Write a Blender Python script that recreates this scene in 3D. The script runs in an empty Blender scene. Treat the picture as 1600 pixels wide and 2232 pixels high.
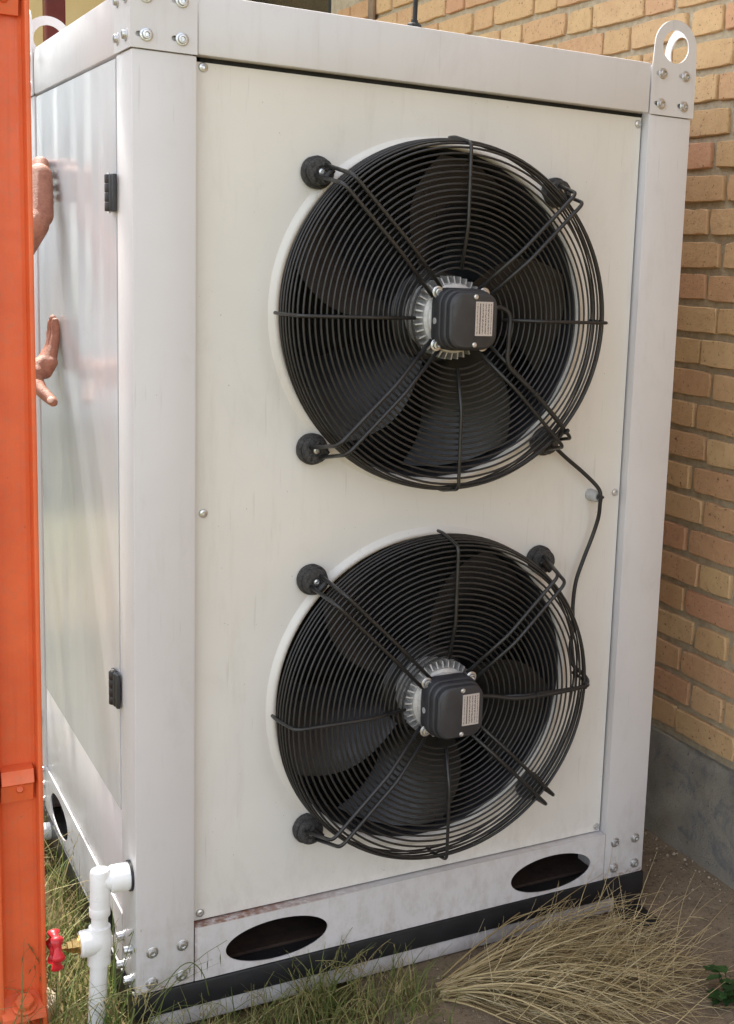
import bpy, bmesh, math, random
from mathutils import Vector, Matrix, noise, geometry
from math import sin, cos, pi, radians, sqrt, atan2

scene = bpy.context.scene
COL = scene.collection

# ------------------------------------------------------------------ camera
cam_d = bpy.data.cameras.new('camera')
cam = bpy.data.objects.new('camera', cam_d)
COL.objects.link(cam)
right = Vector((0.8546, -0.5169, 0.0491)); down = Vector((-0.0443, -0.1669, -0.985)); fwd = Vector((0.5173, 0.8396, -0.1655))
up = -down
M = Matrix(((right.x, up.x, -fwd.x), (right.y, up.y, -fwd.y), (right.z, up.z, -fwd.z)))
cam.matrix_world = Matrix.Translation((-0.50065, -2.12221, 1.31316)) @ M.to_4x4()
cam_d.sensor_fit = 'HORIZONTAL'; cam_d.sensor_width = 36.0
cam_d.lens = 2769.05 / 1600 * 36.0
cam_d.shift_x = -396.6 / 1600; cam_d.shift_y = -68.9 / 1600
cam_d.clip_start = 0.05; cam_d.clip_end = 500
scene.camera = cam

# ------------------------------------------------------------------ light
SUN = Vector((-0.038, 0.525, 0.85)).normalized()
world = bpy.data.worlds.new('World'); scene.world = world; world.use_nodes = True
wn = world.node_tree; wn.nodes.clear()
wo = wn.nodes.new('ShaderNodeOutputWorld'); wb = wn.nodes.new('ShaderNodeBackground'); sk = wn.nodes.new('ShaderNodeTexSky')
sk.sky_type = 'NISHITA'; sk.sun_disc = False
sk.sun_elevation = math.asin(SUN.z); sk.sun_rotation = atan2(SUN.x, SUN.y)
sk.air_density = 1.0; sk.dust_density = 2.0; sk.ozone_density = 0.6; sk.altitude = 200
hs = wn.nodes.new('ShaderNodeHueSaturation'); hs.inputs['Saturation'].default_value = 0.33
wn.links.new(sk.outputs[0], hs.inputs['Color']); wn.links.new(hs.outputs[0], wb.inputs[0]); wn.links.new(wb.outputs[0], wo.inputs[0])
wb.inputs[1].default_value = 0.15
sl = bpy.data.lights.new('sun', 'SUN'); sl.energy = 3.2; sl.angle = radians(0.53); sl.color = (1.0, 0.95, 0.86)
so = bpy.data.objects.new('sun', sl); COL.objects.link(so)
so.rotation_euler = (-SUN).to_track_quat('-Z', 'Y').to_euler(); so.location = (-1, 6, 9)

vs = scene.view_settings
scene.display_settings.display_device = 'sRGB'
vs.view_transform = 'Standard'; vs.look = 'None'; vs.gamma = 1.0; vs.use_curve_mapping = False
vs.exposure = 1.86
scene.cycles.use_denoising = True
scene.cycles.max_bounces = 8; scene.cycles.diffuse_bounces = 4; scene.cycles.glossy_bounces = 4
scene.cycles.sample_clamp_indirect = 6.0; scene.cycles.caustics_reflective = False; scene.cycles.caustics_refractive = False

# ------------------------------------------------------------------ materials
def srgb(r, g, b):
    f = lambda c: c / 12.92 if c <= 0.04045 else ((c + 0.055) / 1.055) ** 2.4
    return (f(r / 255), f(g / 255), f(b / 255), 1.0)

class NT:
    def __init__(s, name):
        s.m = bpy.data.materials.new(name); s.m.use_nodes = True
        s.t = s.m.node_tree; s.t.nodes.clear()
        s.out = s.n('OutputMaterial'); s.p = s.n('BsdfPrincipled')
        s.l(s.p.outputs[0], s.out.inputs[0])
    def n(s, k): return s.t.nodes.new('ShaderNode' + k)
    def l(s, a, b): s.t.links.new(a, b)
    def co(s, which='Object', scale=(1, 1, 1)):
        c = s.n('TexCoord'); mp = s.n('Mapping'); mp.inputs['Scale'].default_value = scale
        s.l(c.outputs[which], mp.inputs[0]); return mp.outputs[0]
    def geo(s, scale=(1, 1, 1)):
        c = s.n('NewGeometry'); mp = s.n('Mapping'); mp.inputs['Scale'].default_value = scale
        s.l(c.outputs['Position'], mp.inputs[0]); return mp.outputs[0]
    def noise(s, vec, scale, detail=4, rough=0.55, dist=0.0):
        t = s.n('TexNoise'); t.inputs['Scale'].default_value = scale; t.inputs['Detail'].default_value = detail
        t.inputs['Roughness'].default_value = rough; t.inputs['Distortion'].default_value = dist
        s.l(vec, t.inputs['Vector']); return t.outputs['Fac']
    def ramp(s, fac, stops):
        r = s.n('ValToRGB'); e = r.color_ramp.elements
        while len(e) < len(stops): e.new(0.5)
        for i, (p, c) in enumerate(stops):
            e[i].position = p; e[i].color = c if len(c) == 4 else (*c, 1)
        s.l(fac, r.inputs[0]); return r.outputs[0]
    def rng(s, fac, a, b, lo=0.0, hi=1.0):
        r = s.n('MapRange'); s.l(fac, r.inputs[0])
        r.inputs[1].default_value = lo; r.inputs[2].default_value = hi; r.inputs[3].default_value = a; r.inputs[4].default_value = b
        return r.outputs[0]
    def math(s, op, a, b=0.0):
        r = s.n('Math'); r.operation = op
        for i, v in enumerate((a, b)):
            if isinstance(v, (int, float)): r.inputs[i].default_value = v
            else: s.l(v, r.inputs[i])
        return r.outputs[0]
    def mix(s, fac, a, b, mode='MIX'):
        r = s.n('MixRGB'); r.blend_type = mode
        for i, v in enumerate((fac, a, b)):
            if isinstance(v, (int, float)): r.inputs[i].default_value = v
            elif isinstance(v, tuple): r.inputs[i].default_value = v
            else: s.l(v, r.inputs[i])
        return r.outputs[0]
    def bump(s, h, strength=0.3, dist=0.01, prev=None):
        b = s.n('Bump'); b.inputs['Strength'].default_value = strength; b.inputs['Distance'].default_value = dist
        s.l(h, b.inputs['Height'])
        if prev is not None: s.l(prev, b.inputs['Normal'])
        return b.outputs[0]
    def set(s, **k):
        for n, v in k.items():
            i = s.p.inputs[{'base': 'Base Color', 'rough': 'Roughness', 'metal': 'Metallic', 'normal': 'Normal', 'coat': 'Coat Weight',
                            'coatr': 'Coat Roughness', 'spec': 'Specular IOR Level', 'sss': 'Subsurface Weight', 'sheen': 'Sheen Weight', 'trans': 'Transmission Weight'}[n]]
            if isinstance(v, (int, float)): i.default_value = v
            elif isinstance(v, tuple): i.default_value = v
            else: s.l(v, i)
        return s

MAT = {}
def simple(name, base, rough, metal=0.0, var=0.12, vscale=30, bump=0.0, bscale=200, spec=0.5):
    t = NT(name); v = t.geo()
    n1 = t.noise(v, vscale, 5, 0.6)
    dark = tuple(c * (1 - var) for c in base[:3]) + (1,); lite = tuple(min(1, c * (1 + var)) for c in base[:3]) + (1,)
    t.set(base=t.ramp(n1, [(0.3, dark), (0.7, lite)]), rough=t.rng(t.noise(v, vscale * 2.3, 4), max(0.02, rough - 0.08), min(1, rough + 0.1), 0.3, 0.7), metal=metal, spec=spec)
    if bump: t.set(normal=t.bump(t.noise(v, bscale, 3), bump, 0.002))
    MAT[name] = t.m
    return t

def axis_mask(t, axis, a, b, c, d):
    """1 between b and c, fading to 0 at a and d along a world axis"""
    s = t.n('SeparateXYZ'); g = t.n('NewGeometry'); t.l(g.outputs['Position'], s.inputs[0])
    o = s.outputs[axis]
    up_ = t.rng(o, 0, 1, a, b); dn = t.rng(o, 1, 0, c, d)
    return t.math('MULTIPLY', up_, dn)

def paint(name, base, rough, rust=None, streak=False):
    t = NT(name); g = t.geo()
    big = t.noise(g, 2.2, 4, 0.6); fine = t.noise(g, 60, 4, 0.65); specks = t.noise(g, 170, 2, 0.5)
    c0 = tuple(c * 0.93 for c in base[:3]) + (1,); c1 = tuple(min(1, c * 1.03) for c in base[:3]) + (1,)
    col = t.ramp(big, [(0.3, c0), (0.7, c1)])
    dirt = t.math('MULTIPLY', t.rng(t.noise(t.geo((9, 9, 1.1)), 3.0, 6, 0.7), 0, 1, 0.56, 0.8), 0.18)
    col = t.mix(dirt, col, srgb(150, 135, 112))
    smud = t.math('MULTIPLY', t.rng(t.noise(t.geo((1, 1, 0.45)), 11, 5, 0.72, 0.6), 0, 1, 0.54, 0.78), 0.13)
    col = t.mix(smud, col, srgb(128, 116, 104))
    scr = t.math('MULTIPLY', t.rng(t.noise(t.geo((14, 14, 0.9)), 9, 2, 0.4), 0, 1, 0.70, 0.76), 0.12)
    col = t.mix(scr, col, srgb(110, 104, 98))
    sp = t.math('MULTIPLY', t.rng(specks, 0, 1, 0.775, 0.79), 0.6)
    col = t.mix(sp, col, srgb(95, 84, 74))
    splash = t.math('MULTIPLY', axis_mask(t, 2, -0.2, -0.1, 0.0, 0.20), t.rng(t.noise(t.geo((1, 1, 0.6)), 38, 6, 0.75), 0, 0.42, 0.45, 0.7))
    col = t.mix(splash, col, srgb(134, 116, 92))
    if rust:
        # rust(nodeset, position) -> mask built by the caller
        msk = rust(t)
        col = t.mix(msk, col, srgb(120, 72, 42))
    t.set(base=col)
    r = t.rng(fine, rough - (0.004 if streak else 0.05), rough + (0.004 if streak else 0.07), 0.3, 0.7)
    t.set(rough=r, spec=0.5)
    nb = t.bump(t.noise(g, 420, 2, 0.5), 0.008 if streak else 0.04, 0.001)
    if streak:
        nb = t.bump(t.noise(t.geo((1, 40, 0.12)), 3.0, 1, 0.4), 0.035, 0.0012, nb)
        nb = t.bump(t.noise(t.geo((1, 4.2, 0.8)), 1.8, 1, 0.4), 0.45, 0.012, nb)
    t.set(normal=nb)
    MAT[name] = t.m
    return t

def rust_beam(t):
    m = t.math('MULTIPLY', axis_mask(t, 2, 0.1030, 0.1056, 0.2, 0.3), axis_mask(t, 0, 0.05, 0.09, 0.18, 0.50))
    m2 = t.math('MULTIPLY', axis_mask(t, 0, 0.0, 0.1, 0.1055, 0.11), axis_mask(t, 2, 0.0, 0.02, 0.2, 0.3))
    n = t.rng(t.noise(t.geo((1, 1, 1)), 60, 5, 0.7), 0, 1, 0.30, 0.55)
    return t.math('MINIMUM', t.math('MULTIPLY', t.math('ADD', m, t.math('MULTIPLY', m2, 0.5)), n), 0.9)
def rust_post(t):
    m = axis_mask(t, 2, -0.004, -0.002, 0.003, 0.016)
    n = t.rng(t.noise(t.geo((1, 1, 1.5)), 70, 6, 0.75), 0, 1, 0.5, 0.63)
    return t.math('MULTIPLY', m, n)

FRAME = (0.635, 0.615, 0.62, 1); CREAM = (0.71, 0.685, 0.645, 1)
paint('frame_paint', FRAME, 0.36, rust_post)
paint('beam_paint', FRAME, 0.36, rust_beam)
paint('panel_paint', CREAM, 0.42)
paint('door_paint', (0.60, 0.62, 0.645, 1), 0.19, None, True)  # bluish base puts the cool cast of reflected sky into the colour
simple('black_paint', (0.018, 0.018, 0.02, 1), 0.38, var=0.3, vscale=14, bump=0.1)
simple('wire_black', (0.020, 0.019, 0.019, 1), 0.36, var=0.35, vscale=60)
simple('shroud_black', (0.022, 0.023, 0.027, 1), 0.42, var=0.2)
simple('blade_plastic', (0.0125, 0.0125, 0.014, 1), 0.34, var=0.35, vscale=18, bump=0.06)
simple('box_plastic', (0.034, 0.034, 0.038, 1), 0.5, var=0.15, bump=0.15, bscale=500)
simple('interior_dark', (0.012, 0.012, 0.013, 1), 0.7, var=0.4, vscale=20)
simple('cable_rubber', (0.016, 0.015, 0.015, 1), 0.5, var=0.3)
simple('aluminium', (0.60, 0.59, 0.58, 1), 0.55, 0.45, var=0.15, vscale=120, bump=0.15)
simple('zinc', (0.60, 0.60, 0.60, 1), 0.33, 0.9, var=0.2, vscale=160)
simple('galvanised', (0.52, 0.53, 0.54, 1), 0.48, 0.25, var=0.2, vscale=25, bump=0.08)
simple('pvc', (0.80, 0.80, 0.79, 1), 0.32, var=0.04)
simple('brass', (0.62, 0.42, 0.16, 1), 0.3, 0.9, var=0.25, vscale=120)
simple('red_plastic', (0.55, 0.022, 0.03, 1), 0.35, var=0.15)
simple('gland_grey', (0.45, 0.45, 0.45, 1), 0.5, var=0.1)
simple('hinge_black', (0.022, 0.022, 0.025, 1), 0.45, var=0.3, bump=0.2)
simple('red_oxide', (0.17, 0.022, 0.016, 1), 0.5, var=0.2, vscale=8)
simple('wood_grey', (0.22, 0.15, 0.09, 1), 0.8, var=0.35, vscale=12, bump=0.3)
simple('cloth_navy', (0.02, 0.025, 0.05, 1), 0.9, var=0.2, bump=0.4, bscale=700)
simple('cloth_grey', (0.07, 0.07, 0.075, 1), 0.9, var=0.2, bump=0.4, bscale=700)
simple('nail', (0.56, 0.36, 0.28, 1), 0.35, var=0.05)
simple('hair_dark', (0.02, 0.014, 0.01, 1), 0.6, var=0.3)
simple('shoe_leather', (0.03, 0.022, 0.018, 1), 0.5, var=0.3)
simple('stone_beige', (0.42, 0.34, 0.25, 1), 0.9, var=0.3, vscale=45, bump=0.5, bscale=120)
simple('rusty_tray', (0.035, 0.02, 0.014, 1), 0.8, var=0.4)
simple('shed_blue', (0.56, 0.62, 0.67, 1), 0.85, var=0.06, vscale=2)  # pale blue of the added shed, set to cool the door's reflection
simple('window_dark', (0.012, 0.011, 0.010, 1), 0.3, var=0.3)

def mk_orange():
    t = NT('orange_paint'); g = t.geo()
    col = t.ramp(t.noise(g, 9, 5, 0.6), [(0.3, (0.68, 0.118, 0.034, 1)), (0.7, (0.78, 0.155, 0.048, 1))])
    dust = t.math('MULTIPLY', t.rng(t.noise(g, 55, 6, 0.7), 0, 1, 0.5, 0.75), 0.35)
    col = t.mix(dust, col, srgb(170, 120, 95))
    chips = t.rng(t.noise(g, 85, 4, 0.65), 0, 1, 0.715, 0.735)
    run = t.math('MULTIPLY', t.rng(t.noise(t.geo((60, 60, 1.6)), 2.0, 4, 0.6), 0, 1, 0.55, 0.75), 0.22)
    col = t.mix(run, col, srgb(176, 74, 44))
    col = t.mix(t.math('MULTIPLY', chips, 0.7), col, srgb(120, 60, 38))
    t.set(base=col, rough=t.rng(t.noise(g, 40, 4), 0.38, 0.6, 0.3, 0.7), normal=t.bump(t.noise(g, 160, 3), 0.12, 0.002)); MAT['orange_paint'] = t.m
mk_orange()

def mk_rubber():
    t = NT('cracked_rubber'); v = t.co('Object')
    vo = t.n('TexVoronoi'); vo.feature = 'DISTANCE_TO_EDGE'; vo.inputs['Scale'].default_value = 120; t.l(v, vo.inputs['Vector'])
    crack = t.rng(vo.outputs['Distance'], 0, 1, 0.0, 0.09)
    col = t.mix(crack, (0.006, 0.006, 0.006, 1), t.ramp(t.noise(v, 90, 4), [(0.3, (0.022, 0.021, 0.021, 1)), (0.75, (0.075, 0.07, 0.068, 1))]))
    t.set(base=col, rough=0.7, normal=t.bump(crack, 0.3, 0.001)); MAT['cracked_rubber'] = t.m
mk_rubber()

def mk_label():
    t = NT('label_print'); v = t.co('Generated')
    s = t.n('SeparateXYZ'); t.l(v, s.inputs[0])
    X, Z = s.outputs[0], s.outputs[2]
    cm = t.n('CombineXYZ'); t.l(t.math('MULTIPLY', X, 7.0), cm.inputs[0]); t.l(t.math('MULTIPLY', Z, 20.0), cm.inputs[1])
    cell = t.n('TexNoise'); cell.inputs['Scale'].default_value = 2.4; cell.inputs['Detail'].default_value = 2; t.l(cm.outputs[0], cell.inputs['Vector'])
    words = t.math('GREATER_THAN', cell.outputs['Fac'], 0.47)
    fr = t.math('FRACT', t.math('MULTIPLY', X, 6.0))
    rows = t.math('MULTIPLY', t.math('GREATER_THAN', fr, 0.28), t.math('LESS_THAN', fr, 0.78))
    edge = t.math('MULTIPLY', t.math('MULTIPLY', t.math('GREATER_THAN', X, 0.07), t.math('LESS_THAN', X, 0.93)), t.math('MULTIPLY', t.math('GREATER_THAN', Z, 0.05), t.math('LESS_THAN', Z, 0.95)))
    ink = t.math('MULTIPLY', t.math('MULTIPLY', words, rows), edge)
    line = t.math('MULTIPLY', t.math('LESS_THAN', t.math('ABSOLUTE', t.math('SUBTRACT', X, 0.27)), 0.02), edge)
    fac = t.math('MAXIMUM', ink, line)
    t.set(base=t.mix(t.math('MULTIPLY', fac, 0.85), (0.52, 0.47, 0.45, 1), (0.03, 0.025, 0.025, 1)), rough=0.35, metal=0.2); MAT['label_print'] = t.m
mk_label()

def mk_coil():
    t = NT('coil_fins'); g = t.geo((1, 1, 1))
    w = t.n('TexWave'); w.wave_type = 'BANDS'; w.bands_direction = 'X'; w.inputs['Scale'].default_value = 120; w.inputs['Distortion'].default_value = 0.3; t.l(g, w.inputs['Vector'])
    w2 = t.n('TexWave'); w2.wave_type = 'BANDS'; w2.bands_direction = 'Z'; w2.inputs['Scale'].default_value = 9; t.l(g, w2.inputs['Vector'])
    col = t.mix(w.outputs['Fac'], (0.006, 0.006, 0.007, 1), (0.03, 0.032, 0.035, 1))
    col = t.mix(t.math('MULTIPLY', w2.outputs['Fac'], 0.5), col, (0.004, 0.004, 0.004, 1))
    t.set(base=col, rough=0.6, normal=t.bump(w.outputs['Fac'], 0.6, 0.003)); MAT['coil_fins'] = t.m
mk_coil()

def mk_brick():
    t = NT('brick_clay'); oi = t.n('ObjectInfo'); at = t.n('Attribute'); at.attribute_name = 'tone'
    rnd = t.math('FRACT', t.math('ADD', oi.outputs['Random'], at.outputs['Fac']))
    v = t.geo()
    base = t.ramp(rnd, [(0.0, srgb(208, 172, 128)), (0.2, srgb(216, 182, 136)), (0.4, srgb(207, 164, 126)), (0.58, srgb(218, 185, 140)), (0.76, srgb(206, 156, 123)), (0.88, srgb(216, 184, 137)), (1.0, srgb(203, 162, 122))])
    mott = t.noise(v, 34, 6, 0.65)
    col = t.mix(t.rng(mott, 0, 0.3, 0.48, 0.75), base, srgb(164, 120, 84))
    col = t.mix(t.rng(t.noise(v, 13, 3), 0, 0.3, 0.5, 0.75), col, srgb(190, 142, 114))
    pits = t.rng(t.noise(v, 110, 4, 0.65), 0, 0.75, 0.61, 0.68)
    col = t.mix(pits, col, srgb(92, 66, 46))
    col = t.mix(t.rng(t.noise(v, 60, 4, 0.6), 0, 0.28, 0.58, 0.75), col, srgb(205, 182, 140))
    nb = t.bump(t.noise(v, 60, 7, 0.75), 0.9, 0.006); nb = t.bump(t.noise(v, 260, 5, 0.75), 0.7, 0.002, nb)
    t.set(base=col, rough=0.92, normal=nb, spec=0.2); MAT['brick_clay'] = t.m
mk_brick()

def mk_mortar():
    t = NT('mortar'); v = t.geo()
    col = t.ramp(t.noise(v, 40, 6, 0.7), [(0.3, srgb(164, 150, 127)), (0.7, srgb(200, 186, 160))])
    t.set(base=col, rough=0.95, normal=t.bump(t.noise(v, 110, 6, 0.7), 0.9, 0.006), spec=0.2); MAT['mortar'] = t.m
    t = NT('plinth_concrete'); v = t.geo()
    col = t.ramp(t.noise(v, 7, 6, 0.65), [(0.28, srgb(164, 158, 148)), (0.5, srgb(188, 180, 166)), (0.75, srgb(202, 190, 170))])
    col = t.mix(t.rng(t.noise(v, 3.2, 3, 0.5), 0, 0.75, 0.55, 0.68), col, srgb(178, 160, 124))
    col = t.mix(t.rng(t.noise(v, 95, 4, 0.6), 0, 0.7, 0.63, 0.74), col, srgb(62, 60, 58))
    col = t.mix(t.rng(t.noise(v, 9, 5, 0.6, 1.5), 0, 0.6, 0.55, 0.66), col, srgb(134, 138, 146))
    nb = t.bump(t.noise(v, 26, 8, 0.75), 1.0, 0.04); nb = t.bump(t.noise(v, 150, 6, 0.75), 0.9, 0.006, nb)
    t.set(base=col, rough=0.95, normal=nb, spec=0.2); MAT['plinth_concrete'] = t.m
    t = NT('dusty_concrete'); v = t.geo()
    col = t.ramp(t.noise(v, 5, 7, 0.66), [(0.28, srgb(112, 97, 80)), (0.55, srgb(138, 122, 102)), (0.8, srgb(156, 138, 115))])
    col = t.mix(t.rng(t.noise(v, 90, 5, 0.7), 0, 0.8, 0.53, 0.68), col, srgb(78, 64, 52)); col = t.mix(t.rng(t.noise(v, 14, 5, 0.7, 0.8), 0, 0.6, 0.54, 0.7), col, srgb(92, 78, 64))
    col = t.mix(t.rng(t.noise(v, 260, 3, 0.7), 0, 0.4, 0.6, 0.7), col, srgb(168, 152, 128))
    nb = t.bump(t.noise(v, 30, 7, 0.7), 0.6, 0.01); nb = t.bump(t.noise(v, 240, 4, 0.7), 0.5, 0.003, nb)
    t.set(base=col, rough=0.95, normal=nb, spec=0.2); MAT['dusty_concrete'] = t.m
    t = NT('soil'); v = t.geo()
    col = t.ramp(t.noise(v, 6, 7, 0.7), [(0.3, srgb(88, 74, 54)), (0.55, srgb(120, 104, 74)), (0.8, srgb(146, 128, 92))])
    far = t.ramp(t.noise(v, 0.6, 4, 0.6), [(0.35, srgb(84, 90, 54)), (0.65, srgb(122, 118, 82))])
    d = t.n('VectorMath'); d.operation = 'LENGTH'; g = t.n('NewGeometry'); t.l(g.outputs['Position'], d.inputs[0])
    col = t.mix(t.rng(d.outputs['Value'], 0, 1, 2.5, 5.0), col, far)
    nb = t.bump(t.noise(v, 45, 7, 0.72), 0.9, 0.015); nb = t.bump(t.noise(v, 260, 4, 0.7), 0.5, 0.003, nb)
    t.set(base=col, rough=0.95, normal=nb, spec=0.15); MAT['soil'] = t.m
    t = NT('cream_plaster'); v = t.geo()
    col = t.ramp(t.noise(v, 3, 6, 0.65), [(0.3, srgb(236, 212, 152)), (0.7, srgb(246, 228, 178))])
    t.set(base=col, rough=0.9, normal=t.bump(t.noise(v, 60, 5, 0.7), 0.3, 0.004), spec=0.2); MAT['cream_plaster'] = t.m
    t = NT('skin'); v = t.geo()
    col = t.ramp(t.noise(v, 70, 5, 0.6), [(0.3, srgb(142, 92, 72)), (0.7, srgb(172, 118, 94))])
    col = t.mix(t.rng(t.noise(t.geo((1, 1, 2.6)), 120, 3, 0.6), 0, 0.5, 0.56, 0.7), col, srgb(118, 70, 54))
    t.set(base=col, rough=0.55, sss=0.08, normal=t.bump(t.noise(t.geo((1, 1, 2.2)), 190, 5, 0.7), 0.6, 0.003)); t.p.inputs['Subsurface Radius'].default_value = (0.01, 0.004, 0.002); MAT['skin'] = t.m
mk_mortar()

def mk_plant(name, stops, rough=0.55):
    t = NT(name); at = t.n('Attribute'); at.attribute_name = 'tone'
    col = t.ramp(at.outputs['Fac'], stops)
    tr = t.n('BsdfTranslucent'); t.l(col, tr.inputs[0]); mx = t.n('MixShader'); mx.inputs[0].default_value = 0.3
    t.set(base=col, rough=rough, spec=0.3); t.l(t.p.outputs[0], mx.inputs[1]); t.l(tr.outputs[0], mx.inputs[2]); t.l(mx.outputs[0], t.out.inputs[0]); MAT[name] = t.m
mk_plant('grass_mixed', [(0.0, (0.055, 0.09, 0.02, 1)), (0.35, (0.13, 0.17, 0.04, 1)), (0.6, (0.21, 0.22, 0.075, 1)), (0.8, (0.36, 0.31, 0.14, 1)), (1.0, (0.46, 0.38, 0.19, 1))])
mk_plant('straw', [(0.0, (0.20, 0.14, 0.065, 1)), (0.4, (0.48, 0.37, 0.19, 1)), (0.8, (0.62, 0.50, 0.28, 1)), (1.0, (0.70, 0.60, 0.38, 1))], 0.6)
mk_plant('leaf_green', [(0.0, (0.025, 0.06, 0.02, 1)), (1.0, (0.06, 0.13, 0.035, 1))])

# ------------------------------------------------------------------ mesh helpers
ROOT = {}                                   # world position of each top-level object
def rootloc(parent):
    o = parent
    while o is not None and o.parent is not None: o = o.parent
    return ROOT.get(o.name, Vector((0, 0, 0))) if o is not None else Vector((0, 0, 0))
def wloc(o):
    p = Vector(o.location)
    return p + wloc(o.parent) if o.parent else p

def thing(name, loc, label, cat, group=None):
    o = bpy.data.objects.new(name, None); o.empty_display_size = 0.05
    COL.objects.link(o); o.location = loc; ROOT[o.name] = Vector(loc)
    o['label'] = label; o['category'] = cat
    if group: o['group'] = group
    return o
def tag(o, label, cat, group=None):
    o['label'] = label; o['category'] = cat
    if group: o['group'] = group
    return o

def obj(name, verts, faces, mat, parent=None, smooth=False, origin=None, tone=None, sharp=None):
    """verts are in world coordinates"""
    if origin is None: origin = wloc(parent) if parent else Vector((0, 0, 0))
    origin = Vector(origin)
    me = bpy.data.meshes.new(name)
    me.from_pydata([tuple(Vector(v) - origin) for v in verts], [], faces)
    me.materials.append(MAT[mat])
    if smooth:
        me.polygons.foreach_set('use_smooth', [True] * len(me.polygons))
        if sharp: me.set_sharp_from_angle(angle=radians(sharp))
    if tone is not None:
        a = me.attributes.new('tone', 'FLOAT', 'POINT'); a.data.foreach_set('value', tone)
    me.update()
    o = bpy.data.objects.new(name, me); COL.objects.link(o)
    if parent: o.parent = parent; o.location = origin - wloc(parent)
    else: o.location = origin; ROOT[o.name] = origin
    return o

class G:
    """collects geometry"""
    def __init__(s): s.v = []; s.f = []; s.t = []
    def add(s, v, f, tone=0.0):
        b = len(s.v); s.v += [tuple(x) for x in v]; s.f += [tuple(i + b for i in q) for q in f]; s.t += [tone] * len(v); return s
    def box(s, x0, x1, y0, y1, z0, z1, bev=0.0):
        if bev <= 0:
            v = [(x, y, z) for x in (x0, x1) for y in (y0, y1) for z in (z0, z1)]
            f = [(0, 1, 3, 2), (4, 6, 7, 5), (0, 4, 5, 1), (2, 3, 7, 6), (0, 2, 6, 4), (1, 5, 7, 3)]
            return s.add(v, f)
        bm = bmesh.new(); bmesh.ops.create_cube(bm, size=1.0)
        for q in bm.verts: q.co = ((x0 + x1) / 2 + q.co.x * (x1 - x0), (y0 + y1) / 2 + q.co.y * (y1 - y0), (z0 + z1) / 2 + q.co.z * (z1 - z0))
        bmesh.ops.bevel(bm, geom=bm.edges[:], offset=bev, segments=2, profile=0.6, affect='EDGES')
        bm.verts.index_update(); s.add([v.co[:] for v in bm.verts], [[v.index for v in f.verts] for f in bm.faces]); bm.free(); return s
    def tube(s, pts, r, n=8, cap=True, tone=0.0):
        pts = [Vector(p) for p in pts]; rs = r if isinstance(r, (list, tuple)) else [r] * len(pts)
        t0 = (pts[1] - pts[0]).normalized(); a = t0.orthogonal().normalized(); V = []; F = []
        for i, p in enumerate(pts):
            t = (pts[min(i + 1, len(pts) - 1)] - pts[max(i - 1, 0)]).normalized()
            a = (a - t * a.dot(t)); a = a.normalized() if a.length > 1e-6 else t.orthogonal().normalized(); b = t.cross(a)
            V += [p + (a * cos(2 * pi * k / n) + b * sin(2 * pi * k / n)) * rs[i] for k in range(n)]
        for i in range(len(pts) - 1):
            for k in range(n):
                F.append((i * n + k, i * n + (k + 1) % n, (i + 1) * n + (k + 1) % n, (i + 1) * n + k))
        if cap: F.append(tuple(range(n - 1, -1, -1))); F.append(tuple((len(pts) - 1) * n + k for k in range(n)))
        return s.add(V, F, tone)
    def lathe(s, c, axis, prof, n=48, up=None, closed=False, cap=True):
        """prof: list of (radius, height along axis)"""
        c = Vector(c); ax = Vector(axis).normalized(); a = ax.orthogonal().normalized(); b = ax.cross(a); V = []; F = []
        for r, h in prof:
            V += [c + ax * h + (a * cos(2 * pi * k / n) + b * sin(2 * pi * k / n)) * r for k in range(n)]
        m = len(prof)
        for i in range(m - 1 + (1 if closed else 0)):
            j = (i + 1) % m
            for k in range(n): F.append((i * n + k, i * n + (k + 1) % n, j * n + (k + 1) % n, j * n + k))
        if not closed and cap:
            if prof[0][0] > 1e-6: F.append(tuple(range(n - 1, -1, -1)))
            if prof[-1][0] > 1e-6: F.append(tuple((m - 1) * n + k for k in range(n)))
        return s.add(V, F)
    def torus(s, c, R, r, n=96, m=8):
        """ring in the XZ plane"""
        V = []; F = []
        for i in range(n):
            A = 2 * pi * i / n
            for k in range(m):
                B = 2 * pi * k / m; q = R + r * cos(B)
                V.append((c[0] + q * cos(A), c[1] + r * sin(B), c[2] + q * sin(A)))
        for i in range(n):
            for k in range(m): F.append((i * m + k, i * m + (k + 1) % m, ((i + 1) % n) * m + (k + 1) % m, ((i + 1) % n) * m + k))
        return s.add(V, F)
    def plate(s, outline, holes, thick, to3):
        """2D outline with holes, extruded by thick; to3(u, v, w) -> world"""
        loops = [outline] + holes
        tris = geometry.tessellate_polygon([[Vector((u, v, 0)) for u, v in lp] for lp in loops])
        flat = [p for lp in loops for p in lp]; n = len(flat)
        V = [to3(u, v, 0) for u, v in flat] + [to3(u, v, thick) for u, v in flat]
        F = [tuple(q) for q in tris] + [tuple(i + n for i in reversed(q)) for q in tris]
        b = 0
        for lp in loops:
            m = len(lp)
            for i in range(m): j = (i + 1) % m; F.append((b + i, b + j, b + j + n, b + i + n))
            b += m
        return s.add(V, F)
    def make(s, name, mat, parent=None, smooth=False, sharp=35, origin=None, tone=False):
        bm = bmesh.new(); me = bpy.data.meshes.new('tmp')
        o = obj(name, s.v, s.f, mat, parent, smooth, origin, s.t if tone else None, None)
        bm.from_mesh(o.data); bmesh.ops.recalc_face_normals(bm, faces=bm.faces[:]); bm.to_mesh(o.data); bm.free(); bpy.data.meshes.remove(me)
        if smooth and sharp: o.data.set_sharp_from_angle(angle=radians(sharp))
        return o

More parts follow.
